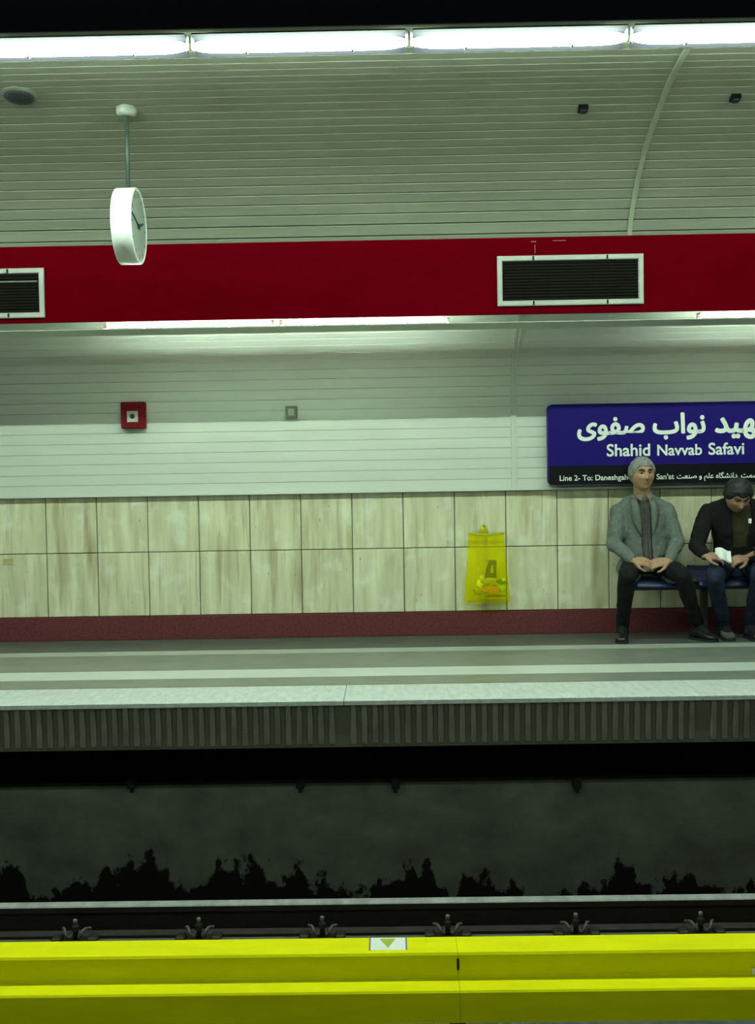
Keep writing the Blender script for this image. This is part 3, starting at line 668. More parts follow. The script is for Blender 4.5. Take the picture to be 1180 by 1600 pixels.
for k, (nm, lb, px, py, sx, sz_, cl) in enumerate((
    ('crumpled_wrapper', 'orange crumpled wrapper low in the yellow litter bag', 766, 922, 0.050, 0.020, (0.60, 0.26, 0.02)),
    ('crumpled_wrapper', 'white crumpled wrapper at left in the yellow litter bag', 749, 913, 0.018, 0.022, (0.80, 0.82, 0.66)),
    ('crumpled_wrapper', 'dark green wrapper at right in the yellow litter bag', 784, 909, 0.024, 0.013, (0.02, 0.16, 0.04)),
    ('paper_cup', 'pale green squashed cup at lower right in the litter bag', 785, 920, 0.022, 0.016, (0.40, 0.62, 0.36)),
    ('crumpled_paper', 'grey crumpled paper under the dark carton in the litter bag', 763, 907, 0.040, 0.014, (0.40, 0.40, 0.34)),
    ('crumpled_wrapper', 'dark red wrapper along the bottom seam of the litter bag', 774, 931, 0.050, 0.008, (0.22, 0.05, 0.02)),
    ('crumpled_paper', 'small white paper scrap by the right edge in the litter bag', 787, 906, 0.009, 0.010, (0.90, 0.92, 0.88)),
    ('crumpled_paper', 'pale paper scrap above the white wrapper in the litter bag', 753, 904, 0.014, 0.020, (0.62, 0.63, 0.45)),
    ('bottle_cap', 'small black cap below the grey paper in the litter bag', 772, 916, 0.010, 0.008, (0.02, 0.02, 0.02)),
    ('crumpled_wrapper', 'olive wrapper in the lower left corner of the litter bag', 746, 924, 0.024, 0.016, (0.30, 0.36, 0.12)))):
    lump(nm, lb, px, py, (sx, sz_), cl, 11 + k, 8.884 + 0.003 * (k % 3) + (0.016 if px > 780 else 0.0))

# ================================================================== TRACK
ZB, ZH, YR = -1.252, -1.085, 6.32
rail = thing('rail', 'dark rusty rail with polished top nearest the stained concrete wall', 'rail', (0, YR, ZB))
hw = 0.036
obj('rail_body', prism(bmesh.new(), [(YR - 0.07, ZB), (YR + 0.07, ZB), (YR + 0.07, ZB + 0.012), (YR + 0.012, ZB + 0.035), (YR + 0.009, ZH - 0.055), (YR + hw, ZH - 0.04), (YR + hw, ZH - 0.010), (YR - hw, ZH - 0.010), (YR - hw, ZH - 0.04), (YR - 0.009, ZH - 0.055), (YR - 0.012, ZB + 0.035), (YR - 0.07, ZB + 0.012)], XL - 2, XR + 2), M_RAIL, rail)
obj('rail_head', prism(bmesh.new(), [(YR - hw, ZH - 0.0105), (YR + hw, ZH - 0.0105), (YR + hw - 0.004, ZH - 0.002), (YR, ZH), (YR - hw + 0.004, ZH - 0.002)], XL - 2, XR + 2), M_RAILTOP, rail)
def fastener(x):
    y = YR - 0.115; t = thing('rail_fastener', '', 'fastener', (x, y, ZB), 'rail fasteners along the rail')
    obj('base_plate', boxbm(x - 0.115, x + 0.115, y - 0.065, y + 0.044, ZB - 0.005, ZB + 0.014, 0.004), M_IRON, t)
    for s in (-1, 1): obj('shoulder', box(bmesh.new(), x + s * 0.098 - 0.028, x + s * 0.098 + 0.028, y - 0.05, y + 0.03, ZB + 0.012, ZB + 0.036, 0.008), M_IRON, t)
    pts = []
    for k in range(33):
        q = k / 32 * 2 - 1
        pts.append((x + 0.078 * q, y - 0.01 + 0.05 * math.cos(q * 2 * PI) * 0.8, ZB + 0.045 + 0.028 * (abs(q) ** 2 * 1.2 + 0.55 * math.cos(q * 3 * PI))))
    obj('spring_clip', tube(bmesh.new(), pts, 0.0085, 8), mat('clip_steel', (0.09, 0.085, 0.075), 0.6), t, True)
    obj('bolt', tube(bmesh.new(), [(x, y - 0.005, ZB + 0.012), (x, y - 0.005, ZB + 0.112)], 0.011, 10), M_IRON, t, True)
    obj('nut', tube(bmesh.new(), [(x, y - 0.005, ZB + 0.062), (x, y - 0.005, ZB + 0.088)], 0.022, 6), M_IRON, t)
    obj('bolt_tip', tube(bmesh.new(), [(x, y - 0.005, ZB + 0.100), (x, y - 0.005, ZB + 0.122), (x, y - 0.005, ZB + 0.126)], [0.0125, 0.0125, 0.008], 10), M_BOLT, t, True)
    return t
fx = [P(q, 1460, YR - 0.12).x for q in (118, 311, 504, 700, 900, 1095)]
f0 = fastener(fx[0]); rebase(f0); names = ['leftmost', 'second', 'third', 'fourth', 'fifth', 'sixth']
f0['label'] = 'leftmost black bolted spring clip holding the rail down'
for k in range(1, 6): copy_tree(f0, (fx[k] - fx[0], 0, 0), label=names[k] + ' black bolted spring clip from the left along the rail')
# yellow cover of the conductor rail
cover = thing('conductor_rail_cover', 'long bright yellow stepped cover over the conductor rail', 'cover', (0, 4.45, -1.257))
YB = [(4.605, -0.640), (4.605, -0.597), (4.597, -0.590), (4.447, -0.590), (4.439, -0.598), (4.437, -0.676), (4.432, -0.684), (4.326, -0.686), (4.319, -0.693), (4.316, -0.808)]
inner = [(y + (0.006 if y < 4.5 else -0.006), z - 0.006) for y, z in YB[1:-1]]
inner = [(4.599, -0.640), (4.599, -0.598), (4.450, -0.596), (4.446, -0.601), (4.443, -0.690), (4.33, -0.692), (4.325, -0.697), (4.322, -0.808)]
jx = P(715.5, 1490, 4.44).x
for a, b in ((XL - 1, jx - 2.6), (jx - 2.6, jx), (jx, jx + 2.6), (jx + 2.6, XR + 1)):
    obj('cover_section', prism(bmesh.new(), YB + inner[::-1], a + 0.0006, b - 0.0006), M_YEL, cover)
obj('joint_clip', boxbm(jx - 0.004, jx + 0.004, 4.432, 4.440, -0.655, -0.612, 0.001), M_BLACK, cover)
for q in (jx - 2.6, jx - 1.3, jx, jx + 1.3, jx + 2.6):
    b_ = boxbm(q - 0.03, q + 0.03, 4.50, 4.59, -1.257, -0.60, 0.004); box(b_, q - 0.03, q + 0.03, 4.34, 4.52, -0.75, -0.70, 0.004); obj('support', b_, M_STEEL, cover)
def sticker(pa, pb, y0, y1, mark):
    a, b = P(pa, 1475, 4.52).x, P(pb, 1475, 4.52).x; z = -0.5895
    s = obj('sticker', boxbm(a, b, y0, y1, z - 0.001, z), M_PAPER, cover)
    if mark:
        m_ = bmesh.new(); xm_ = (a + b) / 2; v = [m_.verts.new(q) for q in ((xm_ - 0.035, y1 - 0.012, z), (xm_ + 0.03, y1 - 0.012, z), (xm_, y0 + 0.02, z))]
        f_ = m_.faces.new(v); g_ = bmesh.ops.extrude_face_region(m_, geom=[f_])
        for e in g_['geom']:
            if isinstance(e, bmesh.types.BMVert): e.co.z += 0.001
        obj('warning_triangle', m_, mat('triangle_green', (0.42, 0.52, 0.03), 0.5), s)
    for e_ in (a, b): obj('sticker_edge', boxbm(e_ - 0.003, e_ + 0.003, y0, y1, z - 0.001, z + 0.0006), M_BOLT, s)
sticker(578, 635, 4.475, 4.595, True)
p = P(1178, 1516, 4.44); obj('sticker', boxbm(p.x - 0.01, p.x + 0.12, 4.4285, 4.4325, p.z - 0.012, p.z + 0.012), M_PAPER, cover)

# ================================================================== BENCH
SEAT_Z = 0.455
def bench_seat(px):
    p = P(px, 905, 8.60); x0 = p.x - 0.208; bm = bmesh.new(); nx, ny = 14, 16; rows = []
    for j in range(ny + 1):
        v = j / ny; row = []
        for i in range(nx + 1):
            u = i / nx * 2 - 1; hw = 0.208 * (1 - 0.08 * max(0, (v - 0.8) / 0.2) ** 2)
            z = SEAT_Z - 0.012 * (1 - u * u) * math.sin(PI * min(1, v)) + 0.006 * abs(u) ** 4
            if v < 0.12: z -= 0.045 * ((0.12 - v) / 0.12) ** 2          # rolled front lip
            if v > 0.82: z += 0.07 * ((v - 0.82) / 0.18) ** 2           # upturned rear
            row.append(bm.verts.new((p.x + u * hw, 8.50 + 0.42 * v, z)))
        rows.append(row)
    for j in range(ny):
        for i in range(nx): bm.faces.new((rows[j][i], rows[j][i + 1], rows[j + 1][i + 1], rows[j + 1][i]))
    g = bmesh.ops.extrude_face_region(bm, geom=bm.faces[:])
    for e in g['geom']:
        if isinstance(e, bmesh.types.BMVert): e.co.z -= 0.014
    return bm, p.x
bxs = []
bench = thing('bench', 'row of blue plastic seats on a dark steel beam against the tiled wall', 'bench', (P(1120, 905, 8.7).x, 8.72, 0.0))
for px in (1031, 1131, 1231):
    bm, xx = bench_seat(px); bxs.append(xx); obj('seat', bm, M_SEAT, bench, True)
obj('beam', boxbm(bxs[0] - 0.2, bxs[-1] + 0.22, 8.70, 8.76, SEAT_Z - 0.095, SEAT_Z - 0.035, 0.004), M_STEEL, bench)
for xx in (P(1100, 940, 8.73).x, bxs[2] + 0.12):
    b_ = boxbm(xx - 0.025, xx + 0.025, 8.705, 8.755, 0.012, SEAT_Z - 0.095, 0.004); box(b_, xx - 0.03, xx + 0.03, 8.56, 8.90, 0.0, 0.014, 0.003); obj('leg', b_, M_STEEL, bench)

# ================================================================== PEOPLE
def head_grid(R, c, fn=None, nu=72, nv=52, s=1.0):
    """closed head surface; R head rotation, c head centre; returns bmesh rows"""
    pts = []
    for j in range(nv + 1):
        ph = PI * j / nv; row = []
        for i in range(nu):
            th = 2 * PI * i / nu; n = Vector((math.sin(ph) * math.sin(th), -math.sin(ph) * math.cos(th), math.cos(ph)))
            row.append(head_pt(n))
        pts.append(row)
    return pts
def gs(a, s): return math.exp(-(a / s) ** 2)
def head_pt(n):
    x, y, z = n.x * 0.083, n.y * 0.096, n.z * 0.114
    low = max(0.0, -n.z)
    x *= 1 - 0.20 * low ** 1.8 + 0.03 * max(0, n.z) * (1 - n.z)
    if y > 0: y *= 1 - 0.42 * low; y += 0.012 * max(0, n.z) * (1 - n.z * n.z)
    else:
        y *= 0.95 + 0.02 * low
        if z < -0.05: y -= 0.006 * min(1, (-0.05 - z) / 0.05)
    if n.y < -0.15:
        k = min(1, (-n.y - 0.15) / 0.3)
        prof = 0.0
        if -0.045 < z < 0.022: prof = (0.022 - z) / 0.052 if z > -0.030 else max(0, 1 - (-0.030 - z) / 0.015)
        wn = 0.0085 + 0.006 * min(1, max(0, (0.022 - z) / 0.05))
        y -= k * 0.027 * prof * gs(x, wn)
        for sx in (-1, 1):
            y += k * 0.017 * gs(x - sx * 0.031, 0.018) * gs(z - 0.012, 0.012)
            y -= k * 0.007 * gs(x - sx * 0.030, 0.022) * gs(z - 0.033, 0.009)
            y -= k * 0.006 * gs(x - sx * 0.045, 0.020) * gs(z + 0.018, 0.018)
            y += k * 0.004 * gs(x - sx * 0.033, 0.010) * gs(z + 0.052, 0.018)
        y -= k * 0.006 * gs(x, 0.024) * gs(z + 0.058, 0.011)
        y += k * 0.005 * gs(x, 0.026) * gs(z + 0.0595, 0.0035)
        y -= k * 0.009 * gs(x, 0.024) * gs(z + 0.098, 0.016)
        y += k * 0.004 * gs(x, 0.03) * gs(z + 0.076, 0.009)
    return Vector((x, y, z)) * 1.05
def add_head(bm, R, c):
    pts = head_grid(R, c); nu = len(pts[0]); V = [[bm.verts.new(R @ p + c) for p in row] for row in pts[1:-1]]
    a = bm.verts.new(R @ pts[0][0] + c); b = bm.verts.new(R @ pts[-1][0] + c)
    for A, B in zip(V, V[1:]):
        for k in range(nu): bm.faces.new((A[k], B[k], B[(k + 1) % nu], A[(k + 1) % nu]))
    for k in range(nu): bm.faces.new((a, V[0][k], V[0][(k + 1) % nu])); bm.faces.new((b, V[-1][(k + 1) % nu], V[-1][k]))
    for sx in (-1, 1):
        ell(bm, R @ Vector((sx * 0.076, 0.012, -0.004)) + c, (0.010, 0.018, 0.032), R @ Matrix.Rotation(sx * 0.35, 3, 'Z'), 14)
        ell(bm, R @ Vector((sx * 0.073, 0.006, -0.030)) + c, (0.008, 0.010, 0.012), R, 10)
def add_hair(R, c, hairline, thick, seed, side=-0.012, nape=-0.070):
    pts = head_grid(R, c, None, 150, 110); bm = bmesh.new(); nu = len(pts[0]); nv = len(pts) - 1; V = {}
    def limit(p):
        f = min(1, max(0, (p.y + 0.075) / 0.055))        # 0 at the forehead, 1 behind the temples
        g = min(1, max(0, (p.y + 0.005) / 0.06))
        lim = hairline * (1 - f) + side * f * (1 - g) + nape * g
        if p.y < -0.03: lim += (0.010 * gs(abs(p.x) - 0.045, 0.018) - 0.020 * max(0, (abs(p.x) - 0.055) / 0.02)) * (1 - f)
        return lim + 0.006 * noise.noise(p * 60 + Vector((seed, 0, 0)))
    inside = lambda p: p.z > limit(p)
    keep = [[inside(p) for p in row] for row in pts]
    def vert(j, i, o):
        key = (j, i % nu if 0 < j < nv else 0, o)
        if key not in V:
            p = pts[j][i % nu]; n = Vector((p.x / 0.076 ** 2, p.y / 0.096 ** 2, p.z / 0.116 ** 2)).normalized()
            V[key] = bm.verts.new(R @ (p + n * (o * (0.002 + min(1, max(0, (p.z - limit(p)) / 0.035)) ** 0.7 * (thick * (1.0 + 0.5 * max(0, p.z / 0.116)) + 0.006 * noise.noise(p * 40 + Vector((0, seed, 0))))) - (0.004 if not o else 0))) + c)
        return V[key]
    cells = set()
    for j in range(nv):
        for i in range(nu):
            if keep[j][i] and keep[j][(i + 1) % nu] and keep[j + 1][i] and keep[j + 1][(i + 1) % nu]: cells.add((j, i))
    for j, i in cells:
        for o in (0, 1):
            q = [vert(j, i, o), vert(j, i + 1, o), vert(j + 1, i + 1, o), vert(j + 1, i, o)]; q2 = []
            for v in q:
                if v not in q2: q2.append(v)
            if len(q2) > 2: bm.faces.new(q2)
        for (dj, di, e) in ((0, -1, ((j, i), (j + 1, i))), (0, 1, ((j, i + 1), (j + 1, i + 1))), (-1, 0, ((j, i), (j, i + 1))), (1, 0, ((j + 1, i), (j + 1, i + 1)))):
            nb = (j + dj, (i + di) % nu)
            if nb not in cells and 0 <= nb[0] < nv:
                try: bm.faces.new((vert(*e[0], 0), vert(*e[1], 0), vert(*e[1], 1), vert(*e[0], 1)))
                except ValueError: pass
    return bm
def add_hand(bm, wrist, d, n, thumb, curl, spread=0.0, s=1.0):
    """wrist point, finger direction d, back-of-hand normal n, thumb (+1/-1) side; curl per joint in radians"""
    wrist, d, n = Vector(wrist), Vector(d).normalized(), Vector(n); n = (n - d * n.dot(d)).normalized(); t = d.cross(n).normalized() * thumb
    L = 0.092 * s
    loft(bm, [(wrist - d * 0.02, t * 0.026 * s, n * 0.019 * s), (wrist + d * 0.012, t * 0.028 * s, n * 0.018 * s), (wrist + d * L * 0.55, t * 0.040 * s, n * 0.016 * s), (wrist + d * L, t * 0.041 * s, n * 0.012 * s)], 18)
    for k, (off, ln) in enumerate(((0.030, 0.072), (0.0105, 0.080), (-0.010, 0.074), (-0.0295, 0.058))):
        p = wrist + d * (L * 0.96) + t * off * s; f = (d + t * spread * (off / 0.03)).normalized(); ax = t; pts = [p]; rad = [0.0098 * s]
        for q, fr in enumerate((0.46, 0.30, 0.24)):
            a = curl * (1 + 0.12 * k) * (0.75 if q == 0 else 1.0); Rm = Matrix.Rotation(a, 3, ax)
            f2 = Rm @ f
            if f2.dot(n) > f.dot(n): f2 = Matrix.Rotation(-a, 3, ax) @ f
            f = f2; p = p + f * ln * fr * s; pts.append(p); rad.append((0.0092, 0.0084, 0.0074)[q] * s)
        chain(bm, pts, rad, 10)
    p = wrist + d * 0.022 * s + t * 0.026 * s; f = (d * 0.72 + t * 0.62 - n * 0.25).normalized(); pts = [p]; rad = [0.0145 * s]
    for q, ln in enumerate((0.042, 0.030, 0.024)):
        p = p + f * ln * s; pts.append(p); rad.append((0.0118, 0.0102, 0.0086)[q] * s); f = (f + d * 0.25 - t * 0.28 - n * 0.12).normalized()
    chain(bm, pts, rad, 10)
def face_bits(person, R, c, brow, lidded=False):
    for sx in (-1, 1):
        q = Vector((sx * 0.031, 0, 0.012)); n = Vector((q.x / 0.076, 0, q.z / 0.116)); n.y = -math.sqrt(max(0, 1 - n.x ** 2 - n.z ** 2)); s_ = head_pt(n)
        b_ = bmesh.new(); ell(b_, R @ Vector((sx * 0.031, s_.y - 0.0015, 0.0115)) + c, (0.0135, 0.0085, 0.0062), R, 14); e = obj('eye', b_, M_EYE, person, True)
        b_ = bmesh.new(); ell(b_, R @ Vector((sx * 0.031, s_.y - 0.0078, 0.0115)) + c, (0.0075, 0.0035, 0.0064), R, 12); obj('iris', b_, M_IRIS, e, True)
        b_ = bmesh.new(); pts = []
        for k in range(7):
            xx = sx * (0.012 + 0.036 * k / 6); zz = 0.031 + 0.006 * math.sin(PI * (k / 6) * 0.8); nn = Vector((xx / 0.076, 0, zz / 0.116)); nn.y = -math.sqrt(max(0, 1 - nn.x ** 2 - nn.z ** 2))
            pts.append(R @ (head_pt(nn) + Vector((0, -0.001, 0))) + c)
        obj('eyebrow', tube(b_, pts, [0.004, 0.0058, 0.0062, 0.006, 0.0055, 0.0045, 0.003], 8), brow, person, True)
    b_ = bmesh.new(); pts = []
    for k in range(9):
        xx = 0.025 * (k / 4 - 1); zz = -0.0595 - 0.002 * abs(k / 4 - 1); nn = Vector((xx / 0.064, 0, zz / 0.116)); nn.y = -math.sqrt(max(0, 1 - nn.x ** 2 - nn.z ** 2)); h_ = head_pt(nn); pts.append(R @ (h_ + Vector((0, 0.0015, zz - h_.z))) + c)
    obj('mouth', tube(b_, pts, [0.0015, 0.003, 0.004, 0.0046, 0.0048, 0.0046, 0.004, 0.003, 0.0015], 8), M_LIP, person, True)
def shoe(person, heel, toe, m, w_=0.046):
    heel, toe = Vector(heel), Vector(toe); f = (toe - heel); f.z = 0; L = f.length; f.normalize(); s_ = Vector((f.y, -f.x, 0)); U = Vector((0, 0, 1)); bm = bmesh.new()
    prof = [(0.00, 0.62, 0.055), (0.06, 0.80, 0.075), (0.22, 0.86, 0.088), (0.40, 0.86, 0.080), (0.58, 0.98, 0.058), (0.75, 1.05, 0.046), (0.90, 0.88, 0.038), (0.985, 0.45, 0.028)]
    loft(bm, [(heel + f * L * a + U * (h_ / 2 + 0.012), s_ * w_ * ww, U * h_ / 2) for a, ww, h_ in prof], 20, 2.6)
    sh = obj('shoe', bm, m, person, True)
    bm = bmesh.new(); out = [(0.0, 0.6), (0.05, 0.84), (0.25, 0.90), (0.5, 0.94), (0.72, 1.08), (0.90, 0.92), (1.0, 0.45)]
    loop = [heel + f * L * a + s_ * w_ * ww for a, ww in out] + [heel + f * L * a - s_ * w_ * ww for a, ww in out[::-1]]
    A = [bm.verts.new((q.x, q.y, 0.0)) for q in loop]; B = [bm.verts.new((q.x, q.y, 0.016)) for q in loop]; n = len(loop)
    for i in range(n): bm.faces.new((A[i], A[(i + 1) % n], B[(i + 1) % n], B[i]))
    bm.faces.new(A[::-1]); bm.faces.new(B); obj('sole', bm, M_DARK, sh)
def sock(person, ank, toe):
    b_ = bmesh.new(); chain(b_, [ank + Vector((0, 0, 0.03)), ank, toe.lerp(ank, 0.55) - Vector((0, 0, 0.015))], [0.040, 0.041, 0.034], 14); obj('sock', b_, M_TROUSER, person, True)
def leg_chain(bm, hip, knee, ank, grow):
    chain(bm, [hip, hip.lerp(knee, 0.5), knee, knee.lerp(ank, 0.35), ank], [0.086 + grow, 0.076 + grow, 0.060 + grow, 0.056 + grow, 0.042 + grow * 1.5])
    if grow > 0: chain(bm, [ank, ank + Vector((0, -0.012, -0.045))], [0.044, 0.050])
def person(label, pelvis, chest, neck, headc, R, sh, el, wr, hips, knees, anks, toes, mats, hands, hair, wrinkle=0.007):
    """sh/el/wr/hips/knees/anks/toes: (picture-left, picture-right) points"""
    bm = bmesh.new(); X = Vector((1, 0, 0)); chest, pelvis, neck = Vector(chest), Vector(pelvis), Vector(neck)
    up = (chest - pelvis).normalized(); fr = X.cross(up).normalized() * -1; fr = -fr if fr.y > 0 else fr
    def torso(bm, g, lo):
        rings = [(pelvis - up * lo, X * (0.155 + g), fr * (0.105 + g)), (pelvis + up * 0.10, X * (0.145 + g), fr * (0.105 + g)), (pelvis.lerp(chest, 0.55), X * (0.145 + g), fr * (0.105 + g)),
                 (chest, X * (0.165 + g), fr * (0.112 + g)), (chest + up * 0.10, X * (0.165 + g), fr * (0.095 + g)), (chest + up * 0.155, X * (0.125 + g), fr * (0.070 + g)), (chest + up * 0.185, X * (0.070 + g * 0.6), fr * (0.055 + g * 0.6))]
        loft(bm, rings, 30, 2.4)
    torso(bm, -0.01, 0.07)
    for k in (0, 1): capsule(bm, chest + up * 0.18, sh[k], 0.046, 0.04)
    capsule(bm, chest + up * 0.14, headc + R @ Vector((0, 0.02, -0.06)), 0.066, 0.060)
    add_head(bm, R, headc)
    for k in (0, 1):
        chain(bm, [sh[k], el[k], wr[k]], [0.046, 0.036, 0.024]); leg_chain(bm, hips[k], knees[k], anks[k], -0.016)
        add_hand(bm, wr[k], *hands[k])
        capsule(bm, anks[k], toes[k].lerp(anks[k], 0.6) - Vector((0, 0, 0.02)), 0.03, 0.026)
    me = vox(bm, 'person', 0.0045, 2); root = link('person', me, None, mats['skin']); tag(root, label, 'person')
    # trousers
    bm = bmesh.new(); loft(bm, [(pelvis - Vector((0, 0, 0.085)), X * 0.165, fr * 0.12), (pelvis, X * 0.168, fr * 0.125), (pelvis + up * 0.03, X * 0.155, fr * 0.115)], 28)
    for k in (0, 1): leg_chain(bm, hips[k], knees[k], anks[k], 0.004)
    link('trousers', vox(bm, 'trousers', 0.009, 5, wrinkle, 16), root, mats['trousers'])
    # shirt
    bm = bmesh.new(); torso(bm, 0.004, 0.05); link('shirt', vox(bm, 'shirt', 0.010, 4, 0.003), root, mats['shirt'])
    # jacket: torso and sleeves in one cloth, opened along the front
    bm = bmesh.new(); torso(bm, 0.022, 0.075)
    for k in (0, 1): capsule(bm, chest + up * 0.185, sh[k].lerp(chest + up * 0.185, 0.25) + Vector((0, 0, 0.015)), 0.058, 0.052)
    capsule(bm, sh[0] + Vector((0.02, 0, 0.0)), sh[1] - Vector((0.02, 0, 0.0)), 0.060, 0.060)
    for k in (0, 1):
        w2 = wr[k].lerp(el[k], 0.10); chain(bm, [sh[k], sh[k].lerp(el[k], 0.5), el[k], w2.lerp(el[k], 0.4), w2], [0.066, 0.064, 0.058, 0.050, 0.043])
    return root, bm, up, fr
def open_front(me, keep_fn):
    bm = bmesh.new(); bm.from_mesh(me); bm.normal_update()
    kill = [f for f in bm.faces if keep_fn(f.calc_center_median(), f.normal)]
    bmesh.ops.delete(bm, geom=kill, context='FACES'); bm.to_mesh(me); bm.free()

# ---- man in the grey jacket, upright, hands together in his lap
def V3(t): return Vector(t)
sh = (P(967, 800, 8.75), P(1042, 798, 8.75)); el = (P(960, 850, 8.68), P(1058, 848, 8.68)); wr = (P(989, 875, 8.47), P(1045, 876, 8.47))
hc = P(1003.5, 742, 8.70); pel = P(1008, 884, 8.74); pel.z = 0.57; che = P(1005, 815, 8.765); nk = P(1005, 775, 8.74)
hips = (P(990, 884, 8.72), P(1028, 884, 8.72)); kn = (P(980, 900, 8.36), P(1066, 898, 8.36))
for q in hips: q.z = 0.555
an = (P(973, 974, 8.60), P(1090, 974, 8.58)); an[0].z = 0.105; an[1].z = 0.105
to = (Vector((P(969, 1000, 8.45).x, 8.40, 0.02)), Vector((P(1116, 998, 8.5).x, 8.43, 0.02)))
R1 = Matrix.Rotation(0.16, 3, 'Z') @ Matrix.Rotation(-0.03, 3, 'Y') @ Matrix.Rotation(-0.02, 3, 'X')
hd = ((Vector((1, -0.25, -0.16)), Vector((0.15, -0.75, 0.62)), 1, 0.42, 0.05), (Vector((-1, -0.20, -0.14)), Vector((-0.15, -0.80, 0.60)), -1, 0.42, 0.05))
man, jb_, up, fr = person('grey-haired man in a grey jacket sitting upright with hands in his lap', pel, che, nk, hc, R1, sh, el, wr, hips, kn, an, to,
    dict(skin=M_SKIN, trousers=M_TROUSER, shirt=M_SHIRT), hd, None)
for k in (0, 1):                          # jacket skirts hanging over the hips
    q = hips[k] + Vector((-0.045 if k == 0 else 0.045, -0.02, -0.02)); capsule(jb_, q, q + Vector((-0.025 if k == 0 else 0.02, -0.17, -0.03)), 0.090, 0.080)
jm = vox(jb_, 'jacket', 0.008, 3, 0.010, 11)
cx0, cz0 = P(1006, 783, 8.65).x, 1.05; cx1 = P(1014, 872, 8.6).x
def gap1(p, n):
    if p.y > che.y - 0.03 or n.y > -0.15 and p.z < 1.02: return False
    t = min(1, max(0, (1.06 - p.z) / 0.45)); xc = cx0 + (cx1 - cx0) * t; hw = 0.050 - 0.012 * t
    return abs(p.x - xc) < hw and p.z > 0.60
open_front(jm, gap1); jo = link('jacket', jm, man, M_JACKET)
md = jo.modifiers.new('thickness', 'SOLIDIFY'); md.thickness = 0.006; md.offset = -1
for s_ in (-1, 1):                        # lapels
    bm = bmesh.new(); rows = []
    for k in range(13):
        t = k / 12; z = 1.055 - 0.27 * t; tt = min(1, max(0, (1.06 - z) / 0.45)); xc = cx0 + (cx1 - cx0) * tt; hw = 0.050 - 0.012 * tt
        wd = 0.050 * math.sin(PI * min(1, 0.12 + 0.88 * t)) ** 0.8 + 0.012 * (1 - t)
        yb = che.y - 0.148 + 0.10 * max(0, (z - 0.97) / 0.09) ** 2
        rows.append([bm.verts.new((xc + s_ * (hw - 0.004), yb - 0.006, z)), bm.verts.new((xc + s_ * (hw + wd * 0.5), yb - 0.010 + wd * 0.10, z)), bm.verts.new((xc + s_ * (hw + wd), yb + 0.002 + wd * 0.30, z + 0.004))])
    for A, B in zip(rows, rows[1:]):
        for i in range(2): bm.faces.new((A[i], A[i + 1], B[i + 1], B[i]))
    lo = obj('lapel', bm, M_JACKET, jo, True); md = lo.modifiers.new('t', 'SOLIDIFY'); md.thickness = 0.005
for s_ in (-1, 1):                        # shirt collar points
    bm = bmesh.new(); q = [Vector((nk.x + s_ * a, che.y - y_, z)) for a, y_, z in ((0.052, 0.045, 1.115), (0.010, 0.085, 1.075), (0.030, 0.105, 1.035), (0.058, 0.075, 1.065))]
    bm.faces.new([bm.verts.new(v) for v in q]); c_ = obj('collar', bm, M_COLLAR, man); md = c_.modifiers.new('t', 'SOLIDIFY'); md.thickness = 0.005
for k in range(5):
    p = Vector((cx0 + (cx1 - cx0) * (k + 1) / 6, che.y - 0.119, 1.0 - 0.075 * k)); b_ = bmesh.new(); ell(b_, p, (0.005, 0.003, 0.005), None, 10); obj('button', b_, M_COLLAR, man)
obj('hair', add_hair(R1, hc, 0.060, 0.011, 3.0), M_GREYHAIR, man, True)
face_bits(man, R1, hc, M_IRIS)
for k in (0, 1):
    f = (to[k] - an[k]); f.z = 0; f.normalize(); sock(man, an[k], to[k]); shoe(man, Vector((an[k].x, an[k].y, 0)) - f * 0.06, Vector((to[k].x, to[k].y, 0)), M_SHOE)

# ---- man in the dark jacket, bent over a folded paper in his hands
sh = (P(1106, 800, 8.66), P(1196, 798, 8.66)); el = (P(1088, 852, 8.60), P(1212, 852, 8.60)); wr = (P(1102, 868, 8.40), P(1166, 872, 8.40))
hc = P(1153, 775, 8.48); pel = P(1150, 884, 8.74); pel.z = 0.57; che = P(1150, 822, 8.66); nk = P(1152, 790, 8.60)
hips = (P(1132, 884, 8.72), P(1170, 884, 8.72)); kn = (P(1116, 902, 8.33), P(1188, 899, 8.33))
for q in hips: q.z = 0.555
an = (P(1132, 974, 8.62), P(1172, 974, 8.60)); an[0].z = 0.105; an[1].z = 0.105
to = (Vector((P(1140, 990, 8.5).x, 8.46, 0.02)), Vector((P(1182, 990, 8.5).x, 8.42, 0.02)))
R2 = Matrix.Rotation(0.10, 3, 'Z') @ Matrix.Rotation(0.62, 3, 'X')
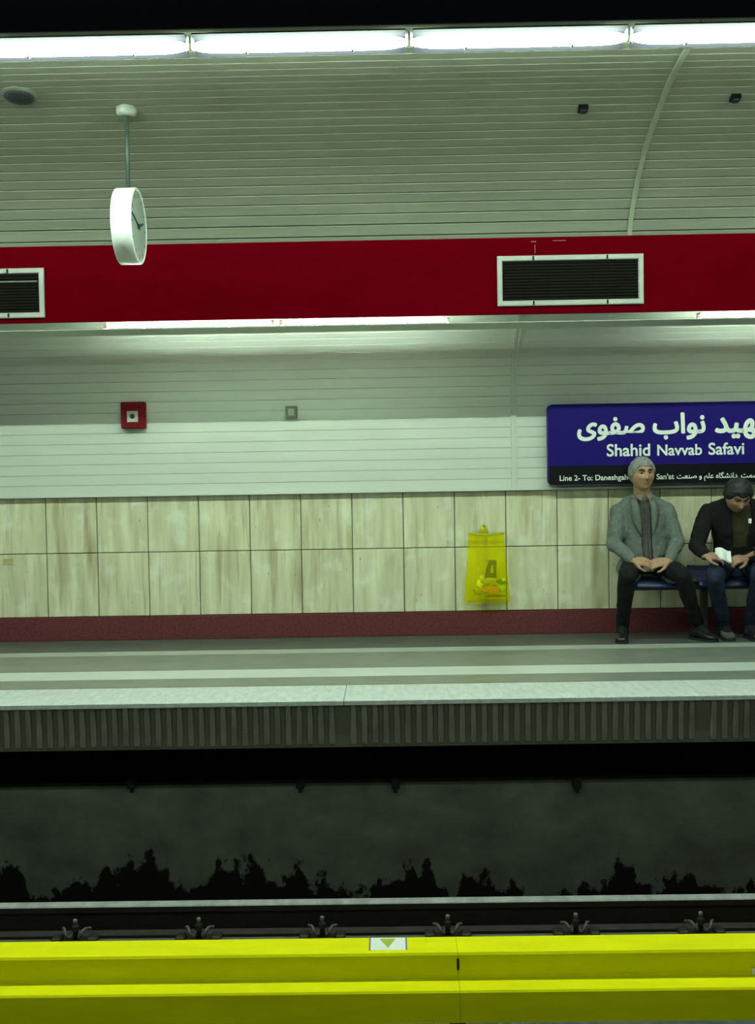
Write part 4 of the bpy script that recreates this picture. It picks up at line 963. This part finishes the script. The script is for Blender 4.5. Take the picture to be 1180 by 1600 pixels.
hd = ((Vector((0.8, -0.5, -0.02)), Vector((-0.1, -0.6, 0.78)), 1, 0.55, 0.0), (Vector((-0.8, -0.5, -0.02)), Vector((0.1, -0.6, 0.78)), -1, 0.60, 0.0))
man2, jb_, up, fr = person('dark-haired man in a black jacket and jeans bowing his head over a paper', pel, che, nk, hc, R2, sh, el, wr, hips, kn, an, to,
    dict(skin=M_SKIN2, trousers=M_JEANS, shirt=M_SWEATER), hd, None)
jm = vox(jb_, 'jacket', 0.008, 4, 0.008, 13)
axo, axd = Vector(che), up
def gap2(p, n):
    r = p - axo; h_ = r.dot(axd)
    if r.dot(fr) < 0.03 or h_ < -0.12: return False
    t = min(1, max(0, (0.18 - h_) / 0.26)); return abs(r.x - 0.005) < 0.085 - 0.03 * t
open_front(jm, gap2); jo = link('jacket', jm, man2, M_DJACKET); md = jo.modifiers.new('thickness', 'SOLIDIFY'); md.thickness = 0.007; md.offset = -1
p = P(1172.5, 813, 8.50); obj('badge', boxbm(p.x - 0.012, p.x + 0.008, p.y - 0.008, p.y + 0.012, p.z - 0.022, p.z + 0.012, 0.003), M_PAPER, jo)
obj('hair', add_hair(R2, hc, 0.046, 0.015, 8.0), M_BLACKHAIR, man2, True)
face_bits(man2, R2, hc, M_IRIS)
for k in (0, 1):
    f = (to[k] - an[k]); f.z = 0; f.normalize(); sock(man2, an[k], to[k]); shoe(man2, Vector((an[k].x, an[k].y, 0)) - f * 0.06, Vector((to[k].x, to[k].y, 0)), M_SHOE2 if k == 0 else M_SHOE)
# the folded paper between his hands
pc = P(1131, 867, 8.345); bm = bmesh.new(); rows = []
for j in range(5):
    rows.append([bm.verts.new(pc + Vector((-0.055 + 0.11 * i / 6, 0.012 * math.cos(i * 1.3) - 0.03 * (j / 4 - 0.5), 0.045 - 0.085 * j / 4 + 0.012 * math.sin(i * 0.9) - 0.010 * i / 6))) for i in range(7)])
for A, B in zip(rows, rows[1:]):
    for i in range(6): bm.faces.new((A[i], A[i + 1], B[i + 1], B[i]))
pp = obj('folded_paper', bm, M_PAPER, None, True); md = pp.modifiers.new('t', 'SOLIDIFY'); md.thickness = 0.003
tag(pp, 'folded white paper held by the man in the black jacket', 'paper')
